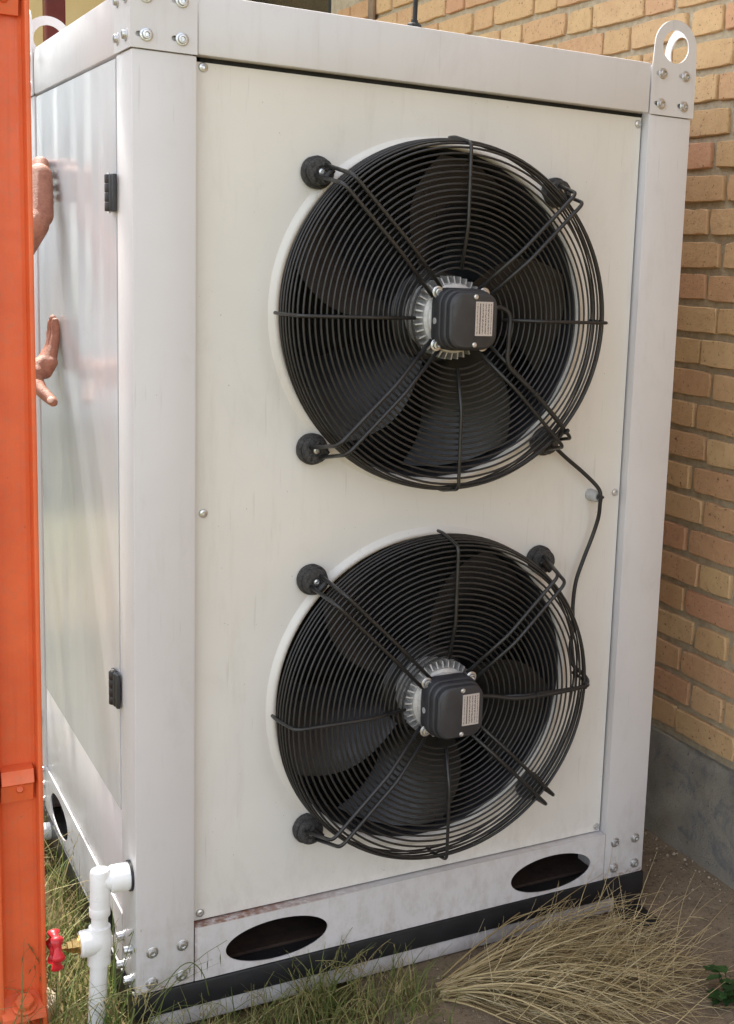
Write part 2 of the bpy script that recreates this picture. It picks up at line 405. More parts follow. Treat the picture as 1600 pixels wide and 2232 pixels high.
def fillet(pts, r, n=5):
    pts = [Vector(p) for p in pts]; out = [pts[0]]
    for i in range(1, len(pts) - 1):
        a, b, c = pts[i - 1], pts[i], pts[i + 1]
        d1 = (a - b); d2 = (c - b); q = min(r, d1.length * 0.45, d2.length * 0.45)
        p0 = b + d1.normalized() * q; p1 = b + d2.normalized() * q
        for k in range(n + 1):
            t = k / n; out.append(p0 * (1 - t) ** 2 + b * 2 * t * (1 - t) + p1 * t * t)
    return out + [pts[-1]]
def catmull(pts, n=8):
    P = [Vector(p) for p in pts]; P = [P[0] * 2 - P[1]] + P + [P[-1] * 2 - P[-2]]; out = []
    for i in range(1, len(P) - 2):
        for k in range(n):
            t = k / n; a, b, c, d = P[i - 1], P[i], P[i + 1], P[i + 2]
            out.append(0.5 * ((2 * b) + (c - a) * t + (2 * a - 5 * b + 4 * c - d) * t * t + (3 * b - a - 3 * c + d) * t ** 3))
    return out + [P[-2]]
def circle(cx, cy, r, n=48, r2=None): return [(cx + r * cos(2 * pi * k / n), cy + (r2 or r) * sin(2 * pi * k / n)) for k in range(n)]
def capsule(cx, cy, w, h, n=10):
    r = h / 2; return [(cx + w / 2 - r + r * cos(-pi / 2 + pi * k / n), cy + r * sin(-pi / 2 + pi * k / n)) for k in range(n + 1)] + [(cx - w / 2 + r + r * cos(pi / 2 + pi * k / n), cy + r * sin(pi / 2 + pi * k / n)) for k in range(n + 1)]

# ------------------------------------------------------------------ setting: ground
def build_ground():
    g = G(); cs = []
    x = 0.0; st = 0.05
    while x < 90: cs.append(x); x += st; st *= 1.0 if x < 2.2 else 1.22
    axis = [-c for c in reversed(cs[1:])] + cs; n = len(axis)
    V = [(a, b, -0.1 + (noise.noise(Vector((a * 3, b * 3, 0))) * 0.007 + noise.noise(Vector((a * 11, b * 11, 3))) * 0.003 if abs(a) < 4 and abs(b) < 4 else 0)) for a in axis for b in axis]
    F = [(i * n + j, (i + 1) * n + j, (i + 1) * n + j + 1, i * n + j + 1) for i in range(n - 1) for j in range(n - 1)]
    o = obj('ground', V, F, 'soil', smooth=True); o['kind'] = 'structure'
    # concrete apron along the brick wall, broken left edge
    edge = []
    for i in range(61):
        y = -2.4 + i * 0.1; edge.append((0.42 + 0.05 * noise.noise(Vector((y * 2.3, 1, 0))) + 0.03 * noise.noise(Vector((y * 9, 4, 0))), y))
    V = []; F = []; nx = 22
    for (x0, y) in edge:
        for k in range(nx + 1):
            x = x0 + (1.41 - x0) * (k / nx) ** 1.15
            V.append((x, y, -0.088 + 0.004 * noise.noise(Vector((x * 4, y * 4, 7))) + 0.0015 * noise.noise(Vector((x * 14, y * 14, 2))) - (0.022 if k == 0 else 0) + 0.012 * max(0, (x - 1.15)) / 0.2))
    for i in range(60):
        for k in range(nx): F.append((i * (nx + 1) + k, i * (nx + 1) + k + 1, (i + 1) * (nx + 1) + k + 1, (i + 1) * (nx + 1) + k))
    o = obj('concrete_apron', V, F, 'dusty_concrete', smooth=True); o['kind'] = 'structure'
    rnd = random.Random(5); g = G()
    for k in range(520):
        x = rnd.uniform(0.45, 1.33) if k % 3 else 1.335 - abs(rnd.gauss(0, 0.035)); y = rnd.uniform(-0.6, 0.5); r = rnd.choice([0.0012, 0.0015, 0.002, 0.003, 0.005]) * rnd.uniform(0.7, 1.4)
        V = [(x + r * rnd.uniform(.6, 1.2) * a, y + r * rnd.uniform(.6, 1.2) * b, -0.086 + (0.012 * max(0, (x - 1.15)) / 0.2) + r * 0.7 * c) for a, b, c in ((1, 0, 0), (-1, 0, 0), (0, 1, 0), (0, -1, 0), (0, 0, 1), (0, 0, -1))]
        g.add(V, [(0, 2, 4), (2, 1, 4), (1, 3, 4), (3, 0, 4), (2, 0, 5), (1, 2, 5), (3, 1, 5), (0, 3, 5)])
    o = g.make('gravel_crumbs', 'stone_beige'); o['kind'] = 'stuff'; o['label'] = 'small stone crumbs scattered on the dusty concrete'; o['category'] = 'gravel'
build_ground()

# ------------------------------------------------------------------ brick building on the right
WX = 1.345
def build_wall():
    rnd = random.Random(11)
    w = thing('brick_building', (WX, 0.5, -0.1), 'yellow brick house wall with grey concrete plinth standing beside the cabinet', 'building')
    core = G()
    core.box(WX + 0.0095, WX + 0.3, -3.0, 2.62, 0.185, 3.3); core.box(WX + 0.0095, WX + 0.3, 2.62, 3.9, 0.185, 2.16); core.box(WX + 0.0095, WX + 0.3, 3.9, 9.0, 0.185, 3.3)
    core.make('mortar_core', 'mortar', w)
    # plinth: rough sheet with thickness
    V = []; F = []; ny, nz = 110, 14
    for i in range(ny + 1):
        for j in range(nz + 1):
            y = -3 + 12 * (i / ny) if False else -1.2 + 3.2 * i / ny; z = -0.12 + 0.308 * j / nz
            d = 0.006 * noise.noise(Vector((y * 5, z * 5, 0))) + 0.004 * noise.noise(Vector((y * 17, z * 17, 5)))
            V.append((WX - 0.006 + d + (0.006 if j == nz else 0) - 0.010 * max(0, 1 - (z + 0.12) / 0.07), y, z))
    for i in range(ny):
        for j in range(nz): F.append((i * (nz + 1) + j, i * (nz + 1) + j + 1, (i + 1) * (nz + 1) + j + 1, (i + 1) * (nz + 1) + j))
    b = len(V)
    V += [(WX + 0.3, -1.2, -0.12), (WX + 0.3, -1.2, 0.184), (WX + 0.3, 2.0, -0.12), (WX + 0.3, 2.0, 0.184)]
    F += [(nz, b + 1, b + 3, ny * (nz + 1) + nz), (0, nz, b + 1, b), (ny * (nz + 1), b + 2, b + 3, ny * (nz + 1) + nz)]
    obj('plinth', V, F, 'plinth_concrete', w, True, sharp=50)
    far = G(); far.box(WX - 0.004, WX + 0.3, 2.0, 9.0, -0.12, 0.184); far.box(WX - 0.004, WX + 0.3, -3.0, -1.2, -0.12, 0.184); far.make('plinth', 'plinth_concrete', w)
    # brick meshes: irregular outlines, chamfered face
    def brick_mesh(L, H, seed):
        r = random.Random(seed); nl = 6 if L > 0.15 else 4; out = []
        for k in range(nl): out.append((-L / 2 + L * k / nl, -H / 2))
        for k in range(2): out.append((L / 2, -H / 2 + H * k / 2))
        for k in range(nl): out.append((L / 2 - L * k / nl, H / 2))
        for k in range(2): out.append((-L / 2, H / 2 - H * k / 2))
        j = [(a + r.uniform(-.0014, .0014), b + r.uniform(-.0009, .0009)) for a, b in out]
        j = [(a * (1 - (r.uniform(0.01, 0.03) if r.random() < 0.10 else 0)), b * (1 - (r.uniform(0.04, 0.11) if r.random() < 0.08 else 0))) for a, b in j]
        corner = {0, nl, nl + 2, 2 * nl + 2}
        j = [(a * (1 - r.uniform(0.008, 0.05)) if i in corner else a, b * (1 - r.uniform(0.02, 0.10)) if i in corner else b) for i, (a, b) in enumerate(j)]
        n = len(j); V = [(0.016, a, b) for a, b in j] + [(0.002, a, b) for a, b in j]
        ins = [r.uniform(0.0008, 0.0030) for _ in j]
        V += [(-0.0010 + r.uniform(-.0006, .0006), a - (ins[i] if a > 0 else -ins[i]), b - (ins[i] if b > 0 else -ins[i])) for i, (a, b) in enumerate(j)]
        V.append((-0.0012, 0, 0)); F = []
        for lvl in (0, 1):
            for i in range(n): k = (i + 1) % n; F.append((lvl * n + i, lvl * n + k, (lvl + 1) * n + k, (lvl + 1) * n + i))
        F += [(2 * n + i, 2 * n + (i + 1) % n, 3 * n) for i in range(n)]
        return V, F
    def as_mesh(V, F):
        me = bpy.data.meshes.new('brick'); me.from_pydata(V, [], F); me.materials.append(MAT['brick_clay'])
        bm = bmesh.new(); bm.from_mesh(me); bmesh.ops.recalc_face_normals(bm, faces=bm.faces[:]); bm.to_mesh(me); bm.free()
        me.polygons.foreach_set('use_smooth', [True] * len(me.polygons)); me.set_sharp_from_angle(angle=radians(24)); return me
    H = 0.0590; P = 0.0746
    hv = [brick_mesh(0.1135, H, 20 + i) for i in range(7)]; sv = [brick_mesh(0.2225, H, 50 + i) for i in range(9)]
    hm = [as_mesh(*q) for q in hv]; sm = [as_mesh(*q) for q in sv]
    org = wloc(w); rest = G(); per = 0.363; cnt = 0
    for c in range(0, 37):
        z = 0.21 + c * P + H / 2 + 0.0; even = (23 - c) % 2 == 0
        h0 = 0.1155 if even else 0.294
        for k in range(-9, 26):
            for kind in (0, 1):
                y = h0 + k * per + (0 if kind == 0 else per / 2) + rnd.uniform(-0.004, 0.004); L = 0.115 if kind == 0 else 0.224
                if y < -2.9 or y > 8.9: continue
                if z > 2.1 and 2.56 < y + L / 2 and y - L / 2 < 3.96: continue
                vis = (-0.40 < y < 0.72 and z < 2.03) or (z > 1.77 and z < 2.42 and -0.15 < y < 2.75)
                zz = z + rnd.uniform(-0.0015, 0.0015); xx = WX + rnd.uniform(-0.0025, 0.0025); i = rnd.randrange(7 if kind == 0 else 9); rz = rnd.gauss(0, 0.006); rx = rnd.gauss(0, 0.004)
                if vis and cnt < 298:
                    o = bpy.data.objects.new('brick', (hm if kind == 0 else sm)[i]); COL.objects.link(o); o.parent = w
                    o.location = Vector((xx, y, zz)) - org; o.rotation_euler = (rx, 0, rz); cnt += 1
                else:
                    V, F = (hv if kind == 0 else sv)[i]; rest.add([(xx + a, y + b, zz + d) for a, b, d in V], F, rnd.random())
    o = rest.make('brickwork', 'brick_clay', w, True, 50, tone=True); o['kind'] = 'stuff'
    # opening with dark recess, and a weathered timber strip
    g = G(); g.box(WX + 0.12, WX + 0.28, 2.60, 3.92, 2.12, 3.3); g.make('window_pane', 'window_dark', w)
    g = G(); g.box(WX + 0.02, WX + 0.12, 2.60, 2.68, 2.15, 3.3, 0.004); g.make('window_frame', 'interior_dark', w)
    g = G(); g.box(WX - 0.014, WX - 0.003, 2.17, 2.215, 1.2, 3.2, 0.003); g.make('timber_strip', 'wood_grey', w)
    g = G(); g.box(1.08, WX + 0.4, -2.9, 8.9, 3.22, 3.30, 0.01); g.make('added_eave', 'wood_grey', w)  # unseen eave added to keep grazing sun off the bricks
    g = G(); g.box(0.80, 1.25, 1.25, 4.3, 3.12, 3.20, 0.01); g.make('added_sun_block', 'wood_grey', w)  # unseen slab added to block a sun strip on the apron
build_wall()

def build_back():
    w = thing('plastered_building', (0.6, 4.6, -0.1), 'cream plastered building wall behind the cabinet', 'building')
    g = G(); g.box(0.02, 1.33, 4.5, 4.8, -0.12, 3.6, 0.01); g.make('wall', 'cream_plaster', w)
    g = G(); g.box(-0.12, 1.33, 4.35, 4.9, 3.6, 3.7, 0.01); g.make('roof_edge', 'wood_grey', w)
    b = thing('reflector_shed', (-3.6, 9.0, -0.1), 'unseen tall pale blue shed added behind the yard for the door reflection', 'building')  # added out of view: hides bright sky and gives the door a cool reflection
    g = G(); g.box(-8.0, -0.9, 8.8, 12.0, -0.12, 5.6, 0.01); g.make('wall', 'shed_blue', b)
    g = G(); g.box(-8.3, -0.6, 8.4, 12.3, 5.6, 5.75, 0.01); g.make('roof', 'wood_grey', b)
    for x in (-2.2, -4.2, -6.2):
        g = G(); g.box(x - 0.45, x + 0.45, 8.77, 8.83, 1.0, 2.2); w_ = g.make('window', 'window_dark', b)
        g = G(); g.box(x - 0.52, x + 0.52, 8.70, 8.795, 0.93, 1.0); g.make('sill', 'shed_blue', w_)
    p = thing('steel_column', (0.612, 4.0, -0.1), 'dark red painted steel column in front of the cream wall', 'column')
    g = G(); g.box(0.572, 0.655, 3.96, 4.04, -0.1, 3.5, 0.006); g.make('shaft', 'red_oxide', p)
    g = G(); g.box(0.53, 0.70, 3.91, 4.09, -0.1, -0.088, 0.002); g.make('base_plate', 'red_oxide', p)
build_back()

# ------------------------------------------------------------------ the cabinet
W, H, D, PW, PD, ZB, ZT = 1.10, 1.7173, 0.9713, 0.103, 0.1055, 0.1061, 1.6208
cab = thing('condensing_unit', (W / 2, D / 2, -0.1), 'large pale grey metal condensing cabinet with two fan openings and bolted corner frame', 'condensing unit')

def bolt_mesh():
    g = G(); ax = (0, 0, 1)
    g.lathe((0, 0, 0), ax, [(0.0, 0.0), (0.0118, 0.0), (0.0118, 0.0014), (0.0108, 0.0019), (0.0082, 0.0019), (0.0082, 0.0055), (0.0072, 0.0075), (0.0046, 0.0078)], 20)
    g.f.pop() if len(g.f[-1]) > 4 else None
    g.lathe((0, 0, 0), ax, [(0.0046, 0.0078), (0.0042, 0.0048), (0.0, 0.0046)], 6)
    g.f = [f for f in g.f if not (len(f) == 6 or len(f) == 20)]
    me = bpy.data.meshes.new('bolt'); me.from_pydata(g.v, [], g.f); me.materials.append(MAT['zinc'])
    bm = bmesh.new(); bm.from_mesh(me); bmesh.ops.recalc_face_normals(bm, faces=bm.faces[:]); bm.to_mesh(me); bm.free()
    me.polygons.foreach_set('use_smooth', [True] * len(me.polygons)); me.set_sharp_from_angle(angle=radians(40)); return me
BOLT = bolt_mesh()
def capscrew_mesh():
    g = G(); g.lathe((0, 0, 0), (0, 0, 1), [(0.0095, 0.0), (0.0095, 0.0015), (0.0072, 0.0016), (0.0072, 0.012), (0.0064, 0.0132), (0.0038, 0.0132), (0.0035, 0.007), (0, 0.0068)], 18)
    me = bpy.data.meshes.new('bolt'); me.from_pydata(g.v, [], g.f); me.materials.append(MAT['zinc'])
    bm = bmesh.new(); bm.from_mesh(me); bmesh.ops.recalc_face_normals(bm, faces=bm.faces[:]); bm.to_mesh(me); bm.free()
    me.polygons.foreach_set('use_smooth', [True] * len(me.polygons)); me.set_sharp_from_angle(angle=radians(40)); return me
CAPS = capscrew_mesh()
def screw_mesh():
    g = G(); g.lathe((0, 0, 0), (0, 0, 1), [(0.0078, 0.0), (0.0078, 0.001), (0.0068, 0.0026), (0.0035, 0.0036), (0.0025, 0.002), (0, 0.002)], 16)
    me = bpy.data.meshes.new('screw'); me.from_pydata(g.v, [], g.f); me.materials.append(MAT['zinc'])
    bm = bmesh.new(); bm.from_mesh(me); bmesh.ops.recalc_face_normals(bm, faces=bm.faces[:]); bm.to_mesh(me); bm.free()
    me.polygons.foreach_set('use_smooth', [True] * len(me.polygons)); me.set_sharp_from_angle(angle=radians(40)); return me
SCREW = screw_mesh()
def stud(mesh, name, pos, nrm, parent, roll=0.0, sc=1.0):
    o = bpy.data.objects.new(name, mesh); COL.objects.link(o); o.parent = parent
    o.location = Vector(pos) - wloc(parent); o.rotation_euler = (Matrix(Vector(nrm).to_track_quat('Z', 'Y').to_matrix()) @ Matrix.Rotation(roll, 3, 'Z')).to_euler()
    o.scale = (sc, sc, sc)
    return o
RB = random.Random(3)

def build_cabinet():
    # corner posts
    posts = {}
    for nm, x0, y0 in (('fl', 0, 0), ('fr', W - PW, 0), ('bl', 0, D - PD), ('br', W - PW, D - PD)):
        g = G(); g.box(x0, x0 + PW, y0, y0 + PD, 0.0, ZT - 0.0012, 0.0035); posts[nm] = g.make('corner_post', 'frame_paint', cab, True, 30)
    # top beams, slightly behind the bracket plates
    e = 0.0012
    for x0, x1, y0, y1 in ((PW + e, W - PW - e, 0, 0.06), (PW + e, W - PW - e, D - 0.06, D), (0, 0.06, PD + e, D - PD - e), (W - 0.06, W, PD + e, D - PD - e)):
        g = G(); g.box(x0, x1, y0, y1, ZT + 0.001, H, 0.0045); g.make('top_beam', 'frame_paint', cab, True, 30)
    g = G(); g.box(0.06, W - 0.06, 0.06, D - 0.06, H - 0.05, H - 0.045); g.make('roof_panel', 'frame_paint', cab)
    for x0 in (0.004, W - PW + 0.004):
        for y0 in (0.004, D - PD + 0.004):
            g = G(); g.box(x0, x0 + PW - 0.008, y0, y0 + PD - 0.008, ZT - 0.001, H - 0.002, 0.004); g.make('beam_corner', 'frame_paint', cab, True, 30)
    # corner brackets with lifting eyes: one plate on each outer face of each corner
    T = 0.0028
    def bracket(u0, u1, to3, nrm, slots=True):
        cu = (u0 + u1) / 2; half = (u1 - u0) / 2; r = half * 0.955; zc = H + 0.036
        out = [(u0, ZT), (u1, ZT), (u1, H - 0.004), (cu + r, zc)]
        out += [(cu + r * cos(pi * k / 24), zc + r * sin(pi * k / 24)) for k in range(1, 24)] + [(cu - r, zc), (u0, H - 0.004)]
        holes = [circle(cu, zc, 0.0315, 40)]
        pos = [(cu + s * 0.028, z) for s in (-1, 1) for z in (ZT + 0.021, ZT + 0.079)]
        if slots: holes += [capsule(u - 0.008, z, 0.017, 0.0085) for u, z in pos]
        g = G(); g.plate(out, holes, T, to3); o = g.make('lifting_bracket', 'frame_paint', cab, False)
        for u, z in pos: stud(BOLT, 'bolt', to3(u, z, T), nrm, o, RB.uniform(0, 1), 0.88)
        return o
    front = lambda u, v, w: (u, -w, v); back = lambda u, v, w: (u, D + w, v)
    left = lambda u, v, w: (-w, u, v); rght = lambda u, v, w: (W + w, u, v)
    for x0 in (-T, W - PW): bracket(x0, x0 + PW + T, front, (0, -1, 0)); bracket(x0, x0 + PW + T, back, (0, 1, 0), False)
    for y0 in (0.0, D - PD): bracket(y0, y0 + PD, left, (-1, 0, 0), False); bracket(y0, y0 + PD, rght, (1, 0, 0), False)
    # bottom beams with oval holes
    def beam(a0, a1, to3, ov, mat):
        holes = [[(c + 0.099 * cos(2 * pi * k / 56), 0.0465 + 0.0395 * sin(2 * pi * k / 56)) for k in range(56)] for c in ov]
        g = G(); g.plate([(a0, 0.001), (a1, 0.001), (a1, ZB), (a0, ZB)], holes, 0.0028, to3)
        return g.make('bottom_beam', mat, cab)
    beam(PW + e, W - PW - e, lambda u, v, w: (u, w, v), (0.260, 0.862), 'beam_paint')
    beam(PD + e, D - PD - e, lambda u, v, w: (w, u, v), (0.262, 0.709), 'frame_paint')
    beam(PW + e, W - PW - e, lambda u, v, w: (u, D - w, v), (0.260, 0.862), 'frame_paint')
    beam(PD + e, D - PD - e, lambda u, v, w: (W - w, u, v), (0.262, 0.709), 'frame_paint')
    g = G(); g.box(PW + e, W - PW - e, 0.0032, 0.05, ZB - 0.004, ZB - 0.0005); g.make('beam_ledge', 'beam_paint', cab)
    g = G(); g.box(0.0032, 0.05, PD + e, D - PD - e, ZB - 0.004, ZB - 0.0005); g.make('beam_ledge', 'frame_paint', cab)
    # front panel with the two round openings, recessed
    yp = 0.021
    g = G(); g.plate([(PW + 0.0042, ZB + 0.0020), (W - PW - 0.0040, ZB + 0.0020), (W - PW - 0.0040, ZT - 0.007), (PW + 0.0042, ZT - 0.007)], [circle(0.556, 1.213, 0.3045, 96), circle(0.561, 0.490, 0.3045, 96)], 0.002, lambda u, v, w: (u, yp + w, v))
    fp = g.make('front_panel', 'panel_paint', cab)
    for x, z in ((0.119, 1.606), (0.122, 0.864), (0.119, 0.121), (0.986, 1.601), (0.982, 0.858), (0.985, 0.118)): stud(SCREW, 'screw', (x, yp, z), (0, -1, 0), fp, RB.uniform(0, 3))
    # pressed white rims round the openings
    for cx_, cz in ((0.556, 1.213), (0.561, 0.490)):
        g = G(); g.lathe((cx_, yp, cz), (0, -1, 0), [(0.3235, 0.0002), (0.3205, 0.0020), (0.3160, 0.0075), (0.3120, 0.0092), (0.308, 0.0085), (0.3050, 0.0045), (0.3042, -0.002)], 128, cap=False); g.make('opening_rim', 'panel_paint', fp, True, 60)
    # dark seam behind the panel gaps
    g = G(); g.box(PW - 0.001, W - PW + 0.001, 0.026, 0.028, ZT - 0.03, ZT + 0.01); g.make('gasket', 'interior_dark', cab)
    g = G(); g.box(PW - 0.001, PW + 0.012, 0.026, 0.028, ZB - 0.02, ZT); g.make('gasket', 'interior_dark', cab)
    # other sides
    g = G(); g.box(0.004, 0.016, PD + 0.002, D - PD - 0.003, ZB + 0.002, 0.318, 0.002); g.make('side_panel', 'frame_paint', cab, True, 30)
    g = G()
    ny = 26; V = []; F = []
    y0, y1, z0, z1 = PD + 0.003, D - PD - 0.030, 0.308, ZT - 0.006
    for j in range(41):
        for i in range(ny + 1):
            y = y0 + (y1 - y0) * i / ny; z = z0 + (z1 - z0) * j / 40
            ww = sin(pi * i / ny) * sin(pi * j / 40)
            V.append((-0.0005 + 0.0028 * ww * noise.noise(Vector((y * 3.1, z * 1.5, 2))) + 0.0012 * ww, y, z))
    for j in range(40):
        for i in range(ny): a = j * (ny + 1) + i; F.append((a, a + ny + 1, a + ny + 2, a + 1))
    b = len(V); ring = [i for i in range(ny + 1)] + [(j) * (ny + 1) + ny for j in range(1, 41)] + [40 * (ny + 1) + i for i in range(ny - 1, -1, -1)] + [j * (ny + 1) for j in range(39, 0, -1)]
    V += [(V[i][0] + 0.014, V[i][1], V[i][2]) for i in ring]
    for k in range(len(ring)): q = (k + 1) % len(ring); F.append((ring[k], ring[q], b + q, b + k))
    g.add(V, F); door = g.make('side_door', 'door_paint', cab, True, 40); door['label'] = 'glossy side door with black hinges'
    g = G(); g.box(0.02, 0.03, PD - 0.01, D - PD + 0.01, ZB, ZT); g.make('door_gasket', 'interior_dark', cab)
    g = G(); g.box(W - 0.016, W - 0.004, PD + 0.002, D - PD - 0.002, ZB + 0.002, ZT - 0.003, 0.002); g.make('side_panel', 'frame_paint', cab, True, 30)
    g = G(); g.box(PW + 0.002, W - PW - 0.002, D - 0.016, D - 0.004, ZB + 0.002, ZT - 0.003, 0.002); g.make('back_panel', 'frame_paint', cab, True, 30)
    # hinges
    for zc in (1.399, 0.536):
        h = G(); h.box(-0.010, -0.0028, 0.090, 0.114, zc - 0.031, zc + 0.031, 0.0025); h.box(-0.012, -0.0028, 0.102, 0.116, zc - 0.031, zc + 0.031, 0.004)
        ho = h.make('hinge', 'hinge_black', cab, True, 30)
        for k in range(4):
            q = G(); q.lathe((-0.0095, 0.122, zc - 0.0305 + k * 0.0153), (0, 0, 1), [(0.0062, 0), (0.0070, 0.0012), (0.0070, 0.0136), (0.0062, 0.0147)], 16); q.make('knuckle', 'hinge_black', ho, True, 40)
        q = G(); q.box(-0.008, -0.0022, 0.122, 0.142, zc - 0.030, zc + 0.030, 0.002); q.make('leaf', 'hinge_black', ho, True, 30)
        q = G(); q.tube([(-0.0095, 0.122, zc - 0.033), (-0.0095, 0.122, zc + 0.033)], 0.0028, 10); q.make('pin', 'zinc', ho, True)
    # bolts low on the posts
    for (x, z) in ((0.028, 0.077), (0.0815, 0.078), (0.027, 0.0185), (0.080, 0.019)): stud(BOLT, 'bolt', (x, 0, z), (0, -1, 0), posts['fl'], RB.uniform(0, 1), 0.9)
    for (x, z) in ((1.022, 0.083), (1.0755, 0.083), (1.023, 0.023), (1.078, 0.023)): stud(BOLT, 'bolt', (x, 0, z), (0, -1, 0), posts['fr'], RB.uniform(0, 1), 0.9)
    for y, z in ((0.093, 0.071), (0.036, 0.072), (0.093, 0.014), (0.036, 0.014)): stud(CAPS, 'bolt', (0, y, z), (-1, 0, 0), posts['fl'])
    for y, z in ((0.880, 0.094), (0.945, 0.105), (0.885, 0.055), (0.938, 0.060), (0.885, 0.017), (0.938, 0.022)): stud(CAPS, 'bolt', (0, y, z), (-1, 0, 0), posts['bl'])
    # round white plug on the back post
    g = G(); g.lathe((0, 0.924, 0.211), (-1, 0, 0), [(0.022, 0), (0.022, 0.006), (0.018, 0.007), (0.018, 0.02), (0.014, 0.023), (0, 0.023)], 24); g.make('blanking_plug', 'cable_rubber', cab, True)
    # cable gland
    g = G(); g.lathe((0.9205, 0.021, 0.857), (-0.0, -1, 0), [(0.0125, 0), (0.0125, 0.012), (0.0115, 0.013), (0.0115, 0.026), (0.0085, 0.031), (0.0055, 0.031), (0.0055, 0.02)], 20); g.make('cable_gland', 'gland_grey', cab, True, 40)
    # base frame
    for x0, x1, y0, y1 in ((-0.004, W + 0.004, -0.003, 0.07), (-0.004, W + 0.004, D - 0.07, D + 0.003), (-0.004, 0.06, 0.07, D - 0.07), (W - 0.06, W + 0.004, 0.07, D - 0.07)):
        g = G(); g.box(x0, x1, y0, y1, -0.047, -0.0005, 0.003); g.make('base_channel', 'black_paint', cab, True, 30)
    for y0 in (0.004, D - 0.044):
        g = G(); g.box(0.03, 1.034, y0, y0 + 0.04, -0.084, -0.0475, 0.006); g.make('skid_rail', 'frame_paint', cab, True, 30)
    for x0, x1 in ((0.055, 0.12), (1.036, 1.102)):
        for y0 in (-0.002, D - 0.068):
            g = G(); g.box(x0, x1, y0, y0 + 0.07, -0.102, -0.047 if x0 > .5 else -0.0845, 0.003); g.make('foot', 'black_paint', cab, True, 30)
    g = G(); g.box(1.034, 1.104, -0.075, 0.05, -0.094, -0.0825, 0.002); g.make('foot_plate', 'black_paint', cab)
    # inside: drip tray and coil
    g = G(); g.box(0.05, W - 0.05, 0.05, D - 0.05, 0.0, 0.006); g.make('drip_tray', 'rusty_tray', cab)
    g = G(); g.box(0.11, W - 0.11, 0.30, 0.33, ZB, ZT); g.make('coil', 'coil_fins', cab)
    # pvc stub at the rear of the base
    g = G(); g.tube([(-0.06, 0.80, -0.025), (0.02, 0.80, -0.025)], 0.020, 20); g.make('drain_stub', 'pvc', cab, True, 40)
build_cabinet()

